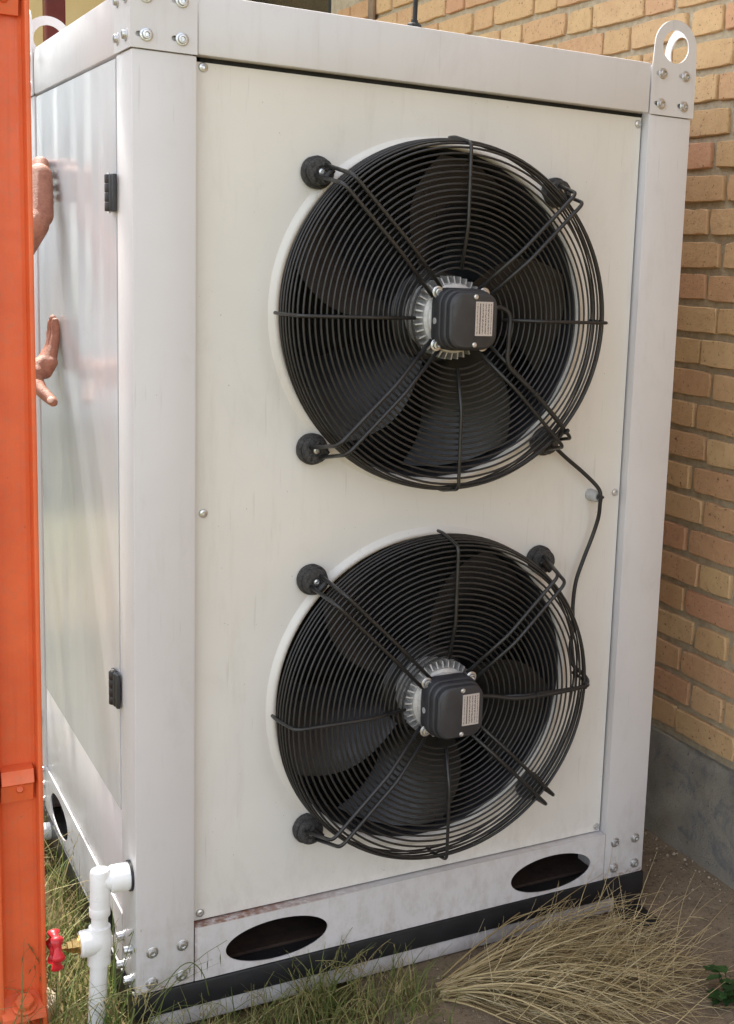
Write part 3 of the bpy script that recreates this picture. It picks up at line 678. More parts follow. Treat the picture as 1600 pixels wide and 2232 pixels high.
# ------------------------------------------------------------------ fans
def build_fan(cx, cz, th0, label):
    yp = 0.021
    f = thing('axial_fan', (cx, yp, cz), label, 'fan', 'fans on the front panel')
    P = lambda r, a, y: (cx + r * cos(a), y, cz + r * sin(a))
    # shroud: collar standing out of the panel and throat behind it
    g = G(); g.lathe((cx, 0, cz), (0, 1, 0), [(0.3040, 0.0235), (0.3030, 0.0215), (0.3010, 0.024), (0.2985, 0.04), (0.2985, 0.15), (0.3015, 0.15), (0.3015, 0.04)], 128, closed=True)
    g.make('shroud', 'shroud_black', f, True, 40)
    # guard rings
    wr = 0.0021
    side = [(0.3155, -0.022), (0.3152, -0.034), (0.3146, -0.046), (0.3132, -0.058), (0.3105, -0.069), (0.3060, -0.079), (0.299, -0.0868)]
    def yface(r): return -0.0905 if r > 0.165 else -0.0905 + (0.165 - r) / 0.08 * 0.020
    frontr = [0.2885 - 0.0104 * k for k in range(20)]
    for r, y in side + [(r, yface(r) + 0.004) for r in frontr]:
        g = G(); g.torus((cx, y, cz), r, wr, 112, 6); g.make('guard_ring', 'wire_black', f, True, None)
    # single spokes
    for k in range(4):
        a = k * pi / 2
        pts = [P(0.3205, a, -0.008), P(0.3205, a, -0.030), P(0.3075, a, -0.0945), P(0.165, a, -0.0945), P(0.088, a, -0.074)]
        g = G(); g.tube(fillet(pts, 0.012, 5), 0.0032, 10); g.make('guard_spoke', 'wire_black', f, True, None)
    # paired arms running to the rubber feet
    for k in range(4):
        a = pi / 4 + k * pi / 2; ar = Vector((cos(a), 0, sin(a))); at = Vector((-sin(a), 0, cos(a))); c = Vector((cx, 0, cz)); g = G()
        for s in (-1, 1):
            o = 0.0115
            pts = [(0.345, o * s * 1.15, -0.012), (0.318, o * s, -0.104) if False else (0.322, o * s, -0.098), (0.170, o * s, -0.0985), (0.066, o * s * 1.0, -0.0725)]
            g.tube(fillet([c + ar * q[0] + at * q[1] + Vector((0, q[2], 0)) for q in pts], 0.014, 5), 0.0036, 10)
        arm = g.make('guard_arm', 'wire_black', f, True, None)
        # rubber foot
        p = c + ar * 0.341; q = G(); q.lathe((p.x, yp, p.z), (0, -1, 0), [(0.0265, 0.0), (0.0282, 0.002), (0.0285, 0.011), (0.0268, 0.0135), (0.0215, 0.0145), (0.0215, 0.018), (0.0235, 0.0195), (0.0236, 0.028), (0.0215, 0.0315), (0.0105, 0.0325), (0.0095, 0.0295), (0, 0.0295)], 32)
        r = random.Random(int(cz * 100) + k); V = []
        for v in q.v: V.append(tuple(Vector(v) + Vector((r.uniform(-.0003, .0003), r.uniform(-.0004, .0004), r.uniform(-.0003, .0003)))))
        q.v = V; foot = q.make('mounting_foot', 'cracked_rubber', f, True, 40, origin=p + Vector((0, yp, 0)))
        stud(SCREW, 'screw', p + Vector((0, yp - 0.0295, 0)), (0, -1, 0), foot, 0.2, 0.8)
        # clamp strap holding the wires on the foot
        q = G(); ce = c + ar * 0.333; q.tube([ce + at * 0.014 + Vector((0, -0.022, 0)), ce - at * 0.014 + Vector((0, -0.022, 0))], 0.0055, 10); q.make('clamp', 'cable_rubber', arm, True, 40)
    # motor with cooling fins
    g = G(); g.lathe((cx, 0, cz), (0, 1, 0), [(0.0, -0.062), (0.050, -0.062), (0.054, -0.060), (0.056, -0.056), (0.062, -0.054), (0.064, -0.048), (0.064, 0.05), (0.0, 0.05)], 64)
    m = g.make('motor', 'aluminium', f, True, 35)
    for k in range(36):
        a = 2 * pi * k / 36; ar = Vector((cos(a), 0, sin(a))); at = Vector((-sin(a), 0, cos(a))); c = Vector((cx, 0, cz)); q = G(); V = []
        for r_, y_ in ((0.060, -0.052), (0.0755, -0.046), (0.0755, -0.018), (0.060, -0.018)):
            for s in (-1, 1): V.append(c + ar * r_ + at * (0.0014 * s) + Vector((0, y_, 0)))
        q.add(V, [(0, 1, 3, 2), (2, 3, 5, 4), (4, 5, 7, 6), (6, 7, 1, 0), (0, 2, 4, 6), (1, 7, 5, 3)]); q.make('cooling_fin', 'aluminium', m)
    for k in range(4):
        a = pi / 4 + k * pi / 2; p = Vector(P(0.066, a, -0.0765)); stud(BOLT, 'bolt', p, (0, -1, 0), m, 0.3 * k, 0.92)
    # terminal box: three rounded tiers
    def rsq(h, r, n=6): return [(sx * (h - r) + r * cos(a0 + pi / 2 * k / n), sz * (h - r) + r * sin(a0 + pi / 2 * k / n)) for sx, sz, a0 in ((1, 1, 0), (-1, 1, pi / 2), (-1, -1, pi), (1, -1, 3 * pi / 2)) for k in range(n + 1)]
    q = G(); lv = [(0.052, 0.028, -0.063), (0.056, 0.029, -0.067), (0.056, 0.029, -0.094), (0.0545, 0.028, -0.0965), (0.0535, 0.028, -0.0975), (0.0535, 0.028, -0.111), (0.052, 0.027, -0.1135), (0.0505, 0.0265, -0.1145), (0.050, 0.026, -0.127), (0.0465, 0.025, -0.1305)]
    V = []; F = []; n = 28
    for h, r, y in lv: V += [(cx + u * 0.94, y, cz + v * 0.985) for u, v in rsq(h, r)]
    for i in range(len(lv) - 1):
        for k in range(n): F.append((i * n + k, i * n + (k + 1) % n, (i + 1) * n + (k + 1) % n, (i + 1) * n + k))
    F.append(tuple((len(lv) - 1) * n + k for k in range(n))); F.append(tuple(range(n)))
    q.add(V, F); tb = q.make('terminal_box', 'box_plastic', f, True, 40)
    q = G(); q.box(cx + 0.002, cx + 0.036, -0.1318, -0.1305, cz - 0.026, cz + 0.034); q.make('rating_plate', 'label_print', tb)
    for dz in (-0.0455, 0.0455): stud(SCREW, 'screw', (cx + 0.002, -0.1303, cz + dz * 0.925), (0, -1, 0), tb, 0.4, 0.62)
    q = G(); q.lathe((cx - 0.0526, -0.081, cz - 0.004), (-1, 0, 0), [(0.0058, 0), (0.0058, 0.0012), (0, 0.0012)], 16); q.make('emblem_disc', 'gland_grey', tb, True, 40)
    # rotor
    g = G(); g.lathe((cx, 0, cz), (0, 1, 0), [(0.0, 0.02), (0.082, 0.022), (0.088, 0.03), (0.088, 0.11), (0.0, 0.11)], 48); hub = g.make('rotor_hub', 'blade_plastic', f, True, 35)
    for k in range(5):
        c0 = th0 + k * 2 * pi / 5; V = []; F = []; nu, nv = 14, 10
        for side_ in (0, 1):
            for i in range(nu + 1):
                u = i / nu; r = 0.080 + 0.213 * u
                for j in range(nv + 1):
                    v = j / nv - 0.5; span = radians(52 - 12 * u); sw = radians(16 * (u - 0.45) ** 1 * -1.0) + radians(7) * sin(pi * u)
                    a = c0 + sw + v * span; y = 0.066 - v * (0.105 - 0.035 * u) + 0.014 * (v * v * 4) - 0.012 * u
                    V.append((cx + r * cos(a), y + (0.003 if side_ else 0), cz + r * sin(a)))
        m_ = (nu + 1) * (nv + 1)
        for side_ in (0, 1):
            for i in range(nu):
                for j in range(nv):
                    a = side_ * m_ + i * (nv + 1) + j; F.append((a, a + 1, a + nv + 2, a + nv + 1))
        per = [j for j in range(nv + 1)] + [i * (nv + 1) + nv for i in range(1, nu + 1)] + [nu * (nv + 1) + j for j in range(nv - 1, -1, -1)] + [i * (nv + 1) for i in range(nu - 1, 0, -1)]
        for q_ in range(len(per)): a, b = per[q_], per[(q_ + 1) % len(per)]; F.append((a, b, b + m_, a + m_))
        g = G(); g.add(V, F); g.make('blade', 'blade_plastic', f, True, 35)
    return f
build_fan(0.556, 1.213, radians(222), 'upper black axial fan with wire guard whose cable leaves through the lower right arm')
build_fan(0.561, 0.490, radians(197), 'lower black axial fan with wire guard just above the oval holes')

# ------------------------------------------------------------------ fan cable
def build_cable():
    g = G()
    pts = [(0.606, -0.105, 1.235), (0.625, -0.104, 1.236), (0.641, -0.106, 1.222), (0.640, -0.108, 1.18), (0.641, -0.108, 1.136), (0.666, -0.109, 1.110), (0.70, -0.110, 1.081), (0.735, -0.110, 1.047), (0.765, -0.108, 1.017), (0.778, -0.085, 1.001), (0.786, -0.05, 0.985), (0.800, -0.016, 0.972), (0.835, -0.004, 0.945), (0.885, -0.006, 0.907), (0.915, -0.014, 0.878), (0.921, -0.018, 0.860), (0.9215, -0.016, 0.845), (0.925, -0.008, 0.815), (0.917, -0.002, 0.775), (0.897, -0.002, 0.725), (0.8815, -0.003, 0.680), (0.877, -0.004, 0.630), (0.875, -0.012, 0.585), (0.866, -0.020, 0.548), (0.868, -0.030, 0.515), (0.884, -0.046, 0.497), (0.876, -0.075, 0.491), (0.850, -0.092, 0.489), (0.80, -0.103, 0.490), (0.74, -0.104, 0.489), (0.69, -0.103, 0.491), (0.645, -0.098, 0.500), (0.606, -0.096, 0.506)]
    g.tube(catmull(pts, 6), 0.0042, 10)
    o = g.make('power_cable', 'cable_rubber', None, True, None, origin=(0.921, -0.018, 0.86))
    tag(o, 'thin black cable looping from the upper fan past the grey gland to the lower fan', 'cable')
    for p, d in (((0.70, -0.110, 1.081), (0.73, -.68, 0)), ((0.775, -0.106, 1.008), (0.7, -.7, 0)), ((0.86, -0.09, 0.4895), (1, 0, 0)), ((0.74, -0.104, 0.489), (1, 0, 0)), ((0.9215, -0.018, 0.858), (0, 0, 1))):
        q = G(); d = Vector((d[0], 0, d[1])) if d[2] == 0 else Vector(d); q.lathe(p, d, [(0.0062, -0.002), (0.0068, -0.0015), (0.0068, 0.0015), (0.0062, 0.002)], 14); q.make('cable_tie', 'cable_rubber', o, True, 40)
build_cable()

# ------------------------------------------------------------------ drain pipe with valve
def build_drain():
    t = thing('drain_pipe', (-0.058, 0.036, -0.1), 'white plastic drain pipe with red handwheel valve rising from the grass', 'pipe')
    g = G(); g.lathe((0, 0.036, 0.214), (-1, 0, 0), [(0.0275, 0.0002), (0.0275, 0.004), (0.024, 0.0045), (0.02, 0.0045)], 28); g.make('grommet', 'cable_rubber', t, True, 40)
    g = G(); g.lathe((0, 0.036, 0.214), (-1, 0, 0), [(0.0245, 0.003), (0.0245, 0.032), (0.0225, 0.036), (0.0175, 0.0365), (0.0175, 0.045)], 32); g.make('socket', 'pvc', t, True, 40)
    pts = fillet([(-0.030, 0.036, 0.214), (-0.052, 0.036, 0.216), (-0.0535, 0.036, 0.155)], 0.014, 6)
    g = G(); g.tube(pts, 0.0172, 24); g.lathe((-0.0525, 0.036, 0.228), (0, 0, 1), [(0.0172, -0.03), (0.0172, 0.003), (0.0155, 0.0075), (0.011, 0.0095), (0, 0.010)], 24); g.lathe((-0.0535, 0.036, 0.15), (0, 0, 1), [(0.0168, 0), (0.0178, 0.002), (0.0178, 0.016), (0.0168, 0.018)], 24); g.make('elbow', 'pvc', t, True, 35)
    g = G(); g.tube([(-0.0535, 0.036, 0.156), (-0.056, 0.036, 0.06)], 0.0142, 22); g.make('upper_pipe', 'pvc', t, True, 40)
    g = G(); g.lathe((-0.0555, 0.036, 0.062), (0.02, 0, 1), [(0.0145, -0.004), (0.0195, -0.002), (0.0195, 0.020), (0.0215, 0.030), (0.0215, 0.048), (0.0185, 0.058), (0.0185, 0.068), (0.0145, 0.070)], 28)
    g.lathe((-0.055, 0.036, 0.103), (-1, 0, 0.0), [(0.022, 0.0), (0.0235, 0.010), (0.0235, 0.030), (0.021, 0.0335), (0.016, 0.034), (0, 0.034)], 28); g.make('valve_body', 'pvc', t, True, 35)
    g = G(); g.lathe((-0.0885, 0.036, 0.103), (-1, 0, 0), [(0.0172, 0), (0.0172, 0.002), (0.0135, 0.002), (0.0135, 0.004)], 24); g.lathe((-0.092, 0.036, 0.103), (-1, 0, 0), [(0.0132, 0), (0.0132, 0.009), (0.0105, 0.010), (0.0095, 0.017), (0.0065, 0.018), (0.0065, 0.019), (0.0036, 0.0195), (0.0036, 0.034)], 6); v = g.make('bonnet', 'brass', t)
    # handwheel: lobed rim, four spokes, hub
    V = []; F = []; n = 64; m = 8; c = Vector((-0.1285, 0.036, 0.103))
    for i in range(n):
        A = 2 * pi * i / n; R = 0.0285 + 0.0035 * cos(6 * A)
        for k in range(m):
            B = 2 * pi * k / m; V.append(c + Vector((0.0080 * sin(B) * (1 + 0.3 * cos(6 * A)), (R + 0.0038 * cos(B)) * cos(A), (R + 0.0038 * cos(B)) * sin(A))))
    for i in range(n):
        for k in range(m): F.append((i * m + k, i * m + (k + 1) % m, ((i + 1) % n) * m + (k + 1) % m, ((i + 1) % n) * m + k))
    g = G(); g.add(V, F)
    for k in range(4):
        a = k * pi / 2 + 0.4; g.tube([c, c + Vector((0, 0.026 * cos(a), 0.026 * sin(a)))], 0.0042, 8)
    g.lathe(c, (-1, 0, 0), [(0.0085, -0.010), (0.0085, 0.006), (0.006, 0.008), (0, 0.008)], 16); g.make('handwheel', 'red_plastic', t, True, 45)
    g = G(); g.tube([(-0.0557, 0.036, 0.062), (-0.0625, 0.036, -0.105)], 0.0152, 24); g.make('lower_pipe', 'pvc', t, True, 40)
    g = G(); g.lathe((-0.0612, 0.036, -0.072), (0.03, 0, 1), [(0.0152, -0.03), (0.0188, -0.029), (0.0188, 0.008), (0.0152, 0.010)], 24); g.make('coupling', 'pvc', t, True, 35)
build_drain()

# ------------------------------------------------------------------ orange steel post
def build_post():
    x0, x1, yf, yw = -0.218, -0.1415, 0.046, 0.082
    t = thing('steel_post', ((x0 + x1) / 2, 0.08, -0.1), 'orange painted steel channel post with bolted foot, in front of the cabinet side', 'post')
    th = 0.0075
    prof = [(x0, yf), (x0 + th, yf), (x0 + th + 0.002, yw - th - 0.006), (x0 + th + 0.008, yw - th), (x1 - th - 0.008, yw - th), (x1 - th - 0.002, yw - th - 0.006), (x1 - th, yf), (x1, yf), (x1, yw), (x0, yw)]
    g = G(); n = len(prof); V = [(x, y, -0.06) for x, y in prof] + [(x, y, 3.4) for x, y in prof]
    g.add(V, [(i, (i + 1) % n, n + (i + 1) % n, n + i) for i in range(n)] + [tuple(range(n)), tuple(range(n, 2 * n))]); ch = g.make('channel', 'orange_paint', t)
    bv = ch.modifiers.new('bevel', 'BEVEL'); bv.width = 0.0022; bv.segments = 2; bv.limit_method = 'ANGLE'; bv.angle_limit = radians(40)
    # folded bracket seated between the flanges
    def bracket(zt, h1, h2, name):
        g = G(); a, b = x0 + th + 0.004, x1 - th - 0.0065
        pr = [(yw - th - 0.0005, zt), (yf + 0.008, zt - 0.004), (yf + 0.001, zt - h1), (yf + 0.0035, zt - h1 - 0.002), (yf + 0.011, zt - h1 - 0.006), (yw - th - 0.012, zt - h2), (yw - th - 0.0005, zt - h2)]
        m = len(pr); V = [(a, y, z) for y, z in pr] + [(b, y, z) for y, z in pr]
        g.add(V, [(i, (i + 1) % m, m + (i + 1) % m, m + i) for i in range(m)] + [tuple(range(m)), tuple(range(m, 2 * m))]); o = g.make(name, 'orange_paint', t)
        q = G(); q.lathe(((a + b) / 2 + 0.004, yf + 0.015, zt - h1 - 0.014), (0, -1, 0.35), [(0.007, -0.004), (0.007, 0.003), (0.005, 0.006), (0, 0.0065)], 16); q.make('rivet', 'orange_paint', o, True, 50)
    bracket(0.438, 0.026, 0.062, 'folded_bracket'); bracket(1.72, 0.03, 0.066, 'folded_bracket')
    # bolted foot: sloping ledge with hex bolt, web stiffener and base plate
    g = G(); a, b = x0 + 0.003, x1 - 0.004
    pr = [(yw - th, 0.016), (yf - 0.012, -0.008), (yf - 0.014, -0.016), (yw - th, -0.010)]; m = 4
    V = [(a, y, z) for y, z in pr] + [(b, y, z) for y, z in pr]; g.add(V, [(i, (i + 1) % m, m + (i + 1) % m, m + i) for i in range(m)] + [(0, 1, 2, 3), (4, 5, 6, 7)]); led = g.make('foot_ledge', 'orange_paint', t)
    c = ((x0 + x1) / 2 + 0.002, 0.052, 0.0035); nrm = Vector((0, -0.43, 0.9))
    q = G(); q.lathe(c, nrm, [(0.021, -0.001), (0.021, 0.0028), (0.019, 0.0034), (0.016, 0.0034)], 24); q.make('washer', 'orange_paint', led, True, 40)
    q = G(); q.lathe(Vector(c) + nrm.normalized() * 0.003, nrm, [(0.0165, 0), (0.0165, 0.0105), (0.0145, 0.0135), (0, 0.0138)], 6); q.make('hex_bolt', 'orange_paint', led)
    g = G(); g.box((x0 + x1) / 2 - 0.004, (x0 + x1) / 2 + 0.004, yf - 0.008, yw, -0.088, -0.012, 0.001); g.make('stiffener', 'orange_paint', t)
    g = G(); g.box(x0 - 0.03, x1 + 0.014, yf - 0.05, yw + 0.05, -0.098, -0.086, 0.002); g.make('base_plate', 'orange_paint', t)
    # beige stone beside the foot
    g = G(); bm = bmesh.new(); bmesh.ops.create_icosphere(bm, subdivisions=3, radius=1.0)
    for v in bm.verts:
        p = v.co; q = Vector((max(-.8, min(.8, p.x)), max(-.8, min(.8, p.y)), max(-.75, min(.75, p.z))))
        v.co = Vector((-0.128 + q.x * 0.030, 0.175 + q.y * 0.05, -0.088 + q.z * 0.032)) + Vector((1, 1, 1)) * 0.005 * noise.noise(p * 2.2)
    bm.verts.index_update(); g.add([v.co[:] for v in bm.verts], [[v.index for v in f.verts] for f in bm.faces]); bm.free()
    o = g.make('stone', 'stone_beige', None, True, 45, origin=(-0.128, 0.175, -0.1)); tag(o, 'small beige stone block lying behind the foot of the orange post', 'stone')
build_post()

# ------------------------------------------------------------------ threaded rod on the cabinet roof
def build_rod():
    t = thing('threaded_rod', (0.498, 0.03, H), 'dark threaded rod standing with its nut on the cabinet top edge', 'rod')
    g = G(); g.tube([(0.498, 0.03, H), (0.5, 0.031, H + 0.08), (0.497, 0.035, H + 0.42)], 0.0042, 10); g.make('shank', 'interior_dark', t, True, 40)
    g = G(); g.lathe((0.498, 0.03, H), (0, 0, 1), [(0.0125, 0), (0.0125, 0.008), (0.0105, 0.010), (0.0065, 0.0105), (0.006, 0.016)], 6); g.make('nut', 'interior_dark', t)
build_rod()

# ------------------------------------------------------------------ person pushing on the side of the cabinet
def cap_mesh(g, a, b, ra, rb, n=14):
    a = Vector(a); b = Vector(b); ax = b - a; L = ax.length
    if L < 1e-6: ax = Vector((0, 0, 1)); L = 1e-5
    prof = [(max(1e-5, ra * sin(pi / 2 * k / 5)), -ra * cos(pi / 2 * k / 5)) for k in range(6)] + [(max(1e-5, rb * cos(pi / 2 * k / 5)), L + rb * sin(pi / 2 * k / 5)) for k in range(6)]
    g.lathe(a, ax, prof, n)
def chain(g, pts):
    for (p, r), (q, s) in zip(pts[:-1], pts[1:]): cap_mesh(g, p, q, r, s)
def remeshed(name, g, mat, parent, voxel, it=4, origin=None):
    o = g.make(name, mat, parent, True, None, origin)
    m = o.modifiers.new('r', 'REMESH'); m.mode = 'VOXEL'; m.voxel_size = voxel
    dg = bpy.context.evaluated_depsgraph_get(); me = bpy.data.meshes.new_from_object(o.evaluated_get(dg)); o.modifiers.clear()
    bm = bmesh.new(); bm.from_mesh(me)
    for _ in range(it): bmesh.ops.smooth_vert(bm, verts=bm.verts[:], factor=0.5, use_axis_x=True, use_axis_y=True, use_axis_z=True)
    bm.to_mesh(me); bm.free(); old = o.data; o.data = me; bpy.data.meshes.remove(old)
    if not me.materials: me.materials.append(MAT[mat])
    me.polygons.foreach_set('use_smooth', [True] * len(me.polygons)); return o

def build_person():
    base = Vector((-0.52, 0.80, -0.1))
    p = thing('person', base, 'person in dark work clothes pressing both bare hands on the cabinet side', 'person')
    pel = Vector((-0.58, 0.80, 0.80)); che = Vector((-0.50, 0.79, 1.17)); nek = Vector((-0.455, 0.79, 1.375)); hed = Vector((-0.43, 0.79, 1.50))
    rs, re, rw = Vector((-0.47, 0.60, 1.30)), Vector((-0.205, 0.585, 1.125)), Vector((-0.053, 0.560, 1.345))
    ls, le, lw = Vector((-0.48, 0.97, 1.30)), Vector((-0.30, 0.80, 1.04)), Vector((-0.072, 0.603, 1.050))
    rk, ra_ = Vector((-0.55, 0.69, 0.37)), Vector((-0.66, 0.69, -0.02)); lk, la = Vector((-0.66, 0.92, 0.38)), Vector((-0.82, 0.93, -0.02))
    g = G()
    chain(g, [(pel, 0.13), (Vector((-0.55, 0.80, 0.98)), 0.12), (che, 0.135)])
    for dy in (-0.09, 0.09): chain(g, [(pel + Vector((0, dy, -0.02)), 0.10), (che + Vector((0, dy, 0.02)), 0.095)])
    chain(g, [(che, 0.11), (nek, 0.055), (hed, 0.06)])
    cap_mesh(g, hed + Vector((-0.012, 0, 0.015)), hed + Vector((-0.005, 0, 0.035)), 0.083, 0.080); cap_mesh(g, hed + Vector((0.03, 0, -0.045)), hed + Vector((0.045, 0, -0.06)), 0.048, 0.036)
    cap_mesh(g, hed + Vector((0.075, 0, 0.005)), hed + Vector((0.098, 0, -0.022)), 0.009, 0.013)
    for dy in (-0.079, 0.079): cap_mesh(g, hed + Vector((-0.005, dy, -0.015)), hed + Vector((-0.012, dy, 0.015)), 0.012, 0.016)
    cap_mesh(g, hed + Vector((0.072, -0.018, -0.055)), hed + Vector((0.072, 0.018, -0.055)), 0.009, 0.009)
    for s_, e_, w_ in ((rs, re, rw), (ls, le, lw)):
        chain(g, [(che + Vector((0, (s_.y - 0.79) * 0.5, 0.08)), 0.075), (s_, 0.058), (e_, 0.041), (e_.lerp(w_, 0.35), 0.043), (w_, 0.0265)])
    for h_, k_, a_ in ((pel + Vector((0, -0.09, -0.03)), rk, ra_), (pel + Vector((0, 0.09, -0.03)), lk, la)):
        chain(g, [(h_, 0.088), (k_, 0.056), (k_.lerp(a_, 0.35), 0.056), (a_, 0.038), (a_ + Vector((0.14, 0, -0.045)), 0.03)])
    # left hand: fingers flat on the door pointing up, thumb pointing to the viewer and down
    for i, (dy, ln, r) in enumerate(((0.0, 0.078, 0.0092), (0.0245, 0.086, 0.0094), (0.048, 0.080, 0.009), (0.070, 0.063, 0.0082))):
        m = Vector((-0.026, 0.592 + dy, 1.078 - 0.004 * i)); x = -r - 0.0006
        chain(g, [(lw + Vector((0.006, -0.012 + dy * 0.55, 0.0)), 0.020), (m, 0.0155), (Vector((-0.0155, m.y + 0.006, m.z + 0.028)), r * 1.12), (Vector((x, m.y + 0.012, m.z + ln * 0.68)), r), (Vector((x, m.y + 0.018, m.z + ln)), r * 0.86)])
    chain(g, [(lw + Vector((0.004, -0.012, -0.006)), 0.021), (Vector((-0.066, 0.575, 1.040)), 0.0165), (Vector((-0.052, 0.548, 1.024)), 0.0125), (Vector((-0.040, 0.524, 1.010)), 0.0115), (Vector((-0.034, 0.510, 1.003)), 0.0098)])
    cap_mesh(g, Vector((-0.035, 0.588, 1.055)), Vector((-0.022, 0.582, 1.075)), 0.015, 0.012)
    cap_mesh(g, Vector((-0.060, 0.585, 1.046)), Vector((-0.050, 0.555, 1.026)), 0.018, 0.013); cap_mesh(g, Vector((-0.056, 0.580, 1.052)), Vector((-0.036, 0.590, 1.058)), 0.018, 0.016)
    # right hand: palm on the door, fingers pointing away and up
    for i, (dz, ln, r) in enumerate(((0.020, 0.072, 0.0095), (0.0, 0.080, 0.0098), (-0.021, 0.074, 0.0094), (-0.040, 0.058, 0.0086))):
        m = Vector((-0.026, 0.648 - 0.012 * i, 1.448 + dz * 0.9)); x = -r - 0.0006; d = Vector((0, 0.98, 0.10 - 0.10 * i)).normalized()
        chain(g, [(rw + Vector((0.004, 0.0, 0.008)), 0.023), (m, 0.0165), (m + d * 0.03 + Vector((0.010, 0, 0)), r * 1.1), (Vector((x, 0, 0)) + Vector((0, m.y, m.z)) + d * ln * 0.72, r), (Vector((x, 0, 0)) + Vector((0, m.y, m.z)) + d * ln, r * 0.86)])
    chain(g, [(rw + Vector((0.006, 0.008, 0.012)), 0.021), (Vector((-0.035, 0.640, 1.400)), 0.0165), (Vector((-0.022, 0.668, 1.432)), 0.0118), (Vector((-0.014, 0.690, 1.462)), 0.0098)])
    cap_mesh(g, rw + Vector((0.010, 0.012, 0.02)), Vector((-0.034, 0.612, 1.442)), 0.027, 0.024); cap_mesh(g, Vector((-0.040, 0.64, 1.40)), Vector((-0.036, 0.655, 1.452)), 0.022, 0.020)
    remeshed('body', g, 'skin', p, 0.0032, 2)
    q = G(); q.lathe((-0.0405, 0.5015, 1.0085), Vector((-0.35, -0.75, 0.55)), [(0.0068, -0.0012), (0.0064, 0.0004), (0.003, 0.0010), (0, 0.0011)], 14); q.make('thumbnail', 'nail', p, True, None)
    for dy in (-0.030, 0.030):
        q = G(); q.lathe(hed + Vector((0.0685, dy, 0.008)), (1, 0, 0), [(0.0005, -0.006), (0.0085, -0.002), (0.0085, 0.002), (0.005, 0.0055), (0.0005, 0.0065)], 14); q.make('eye', 'hair_dark', p, True, None)
    # clothing
    g = G(); o = 0.012
    chain(g, [(pel + Vector((0, 0, 0.04)), 0.13 + o), (Vector((-0.55, 0.80, 0.98)), 0.125 + o), (che, 0.135 + o), (che + Vector((0.03, 0, 0.13)), 0.085)])
    for dy in (-0.09, 0.09): chain(g, [(pel + Vector((0, dy, 0.02)), 0.105 + o), (che + Vector((0, dy, 0.02)), 0.10 + o)])
    for s_, e_, w_ in ((rs, re, rw), (ls, le, lw)): chain(g, [(che + Vector((0, (s_.y - 0.79) * 0.5, 0.08)), 0.085), (s_, 0.072), (s_.lerp(e_, 0.6), 0.060), (e_, 0.052)])
    remeshed('shirt', g, 'cloth_navy', p, 0.010, 3)
    g = G()
    for h_, k_, a_ in ((pel + Vector((0, -0.09, -0.03)), rk, ra_), (pel + Vector((0, 0.09, -0.03)), lk, la)): chain(g, [(pel, 0.135), (h_, 0.102), (k_, 0.074), (a_ + Vector((0, 0, 0.04)), 0.062)])
    remeshed('trousers', g, 'cloth_grey', p, 0.010, 3)
    for a_ in (ra_, la):
        g = G(); chain(g, [(a_ + Vector((-0.03, 0, -0.025)), 0.044), (a_ + Vector((0.03, 0, -0.03)), 0.046), (a_ + Vector((0.16, 0, -0.045)), 0.034)]); g.v = [(x, y, max(z, -0.099)) for x, y, z in g.v]; remeshed('shoe', g, 'shoe_leather', p, 0.008, 2)
    g = G(); cap_mesh(g, hed + Vector((-0.03, 0, 0.035)), hed + Vector((-0.005, 0, 0.055)), 0.080, 0.078); remeshed('hair', g, 'hair_dark', p, 0.008, 2)
build_person()

# ------------------------------------------------------------------ vegetation
RV = random.Random(21)
def blade(g, x, y, z, h, lean, az, w, tone, seg=4, droop=1.0):
    dx, dy = cos(az), sin(az); px, py = -dy, dx; V = []; F = []
    for i in range(seg + 1):
        t = i / seg; out = lean * h * t ** (1.4 + 0.6 * droop); up_ = h * (t - 0.32 * lean * droop * t * t)
        ww = w * (1 - t ** 1.7) * 0.5 + 0.0002
        c = Vector((x + dx * out, y + dy * out, z + up_)); V += [(c.x - px * ww, c.y - py * ww, c.z), (c.x + px * ww, c.y + py * ww, c.z + ww * 0.5)]
    for i in range(seg): F.append((2 * i, 2 * i + 1, 2 * i + 3, 2 * i + 2))
    g.add(V, F, tone)
def seedstalk(g, x, y, z, h, az, lean, tone, n=9, droop=0.9, sl=0.016):
    dx, dy = cos(az), sin(az); pts = []
    for i in range(9):
        t = i / 8; pts.append(Vector((x + dx * lean * h * t ** 2.2, y + dy * lean * h * t ** 2.2, z + h * (t - 0.28 * lean * droop * t ** 3))))
    g.tube(pts, [0.0010 - 0.0006 * i / 8 for i in range(9)], 4, False, tone)
    for k in range(n):
        t = 0.62 + 0.38 * k / n; i = min(7, int(t * 8)); p = pts[i].lerp(pts[i + 1], t * 8 - i); a = RV.uniform(0, 2 * pi)
        q = p + Vector((cos(a) * 0.010 + dx * 0.004, sin(a) * 0.010 + dy * 0.004, -0.006 * droop)) ; d = Vector((cos(a) * 0.3, sin(a) * 0.3, -1.0 * droop + 0.35)).normalized() * sl * RV.uniform(.7, 1.3); s_ = d.orthogonal().normalized() * 0.0016; u = d.cross(s_).normalized() * 0.0016
        g.tube([p, q], 0.0003, 3, False, tone)
        g.add([q, q + d * 0.4 + s_, q + d * 0.4 - s_, q + d * 0.4 + u, q + d], [(0, 1, 4), (0, 4, 2), (0, 3, 4), (0, 1, 3), (1, 4, 3), (0, 3, 2), (2, 3, 4)], min(1, tone + 0.1))

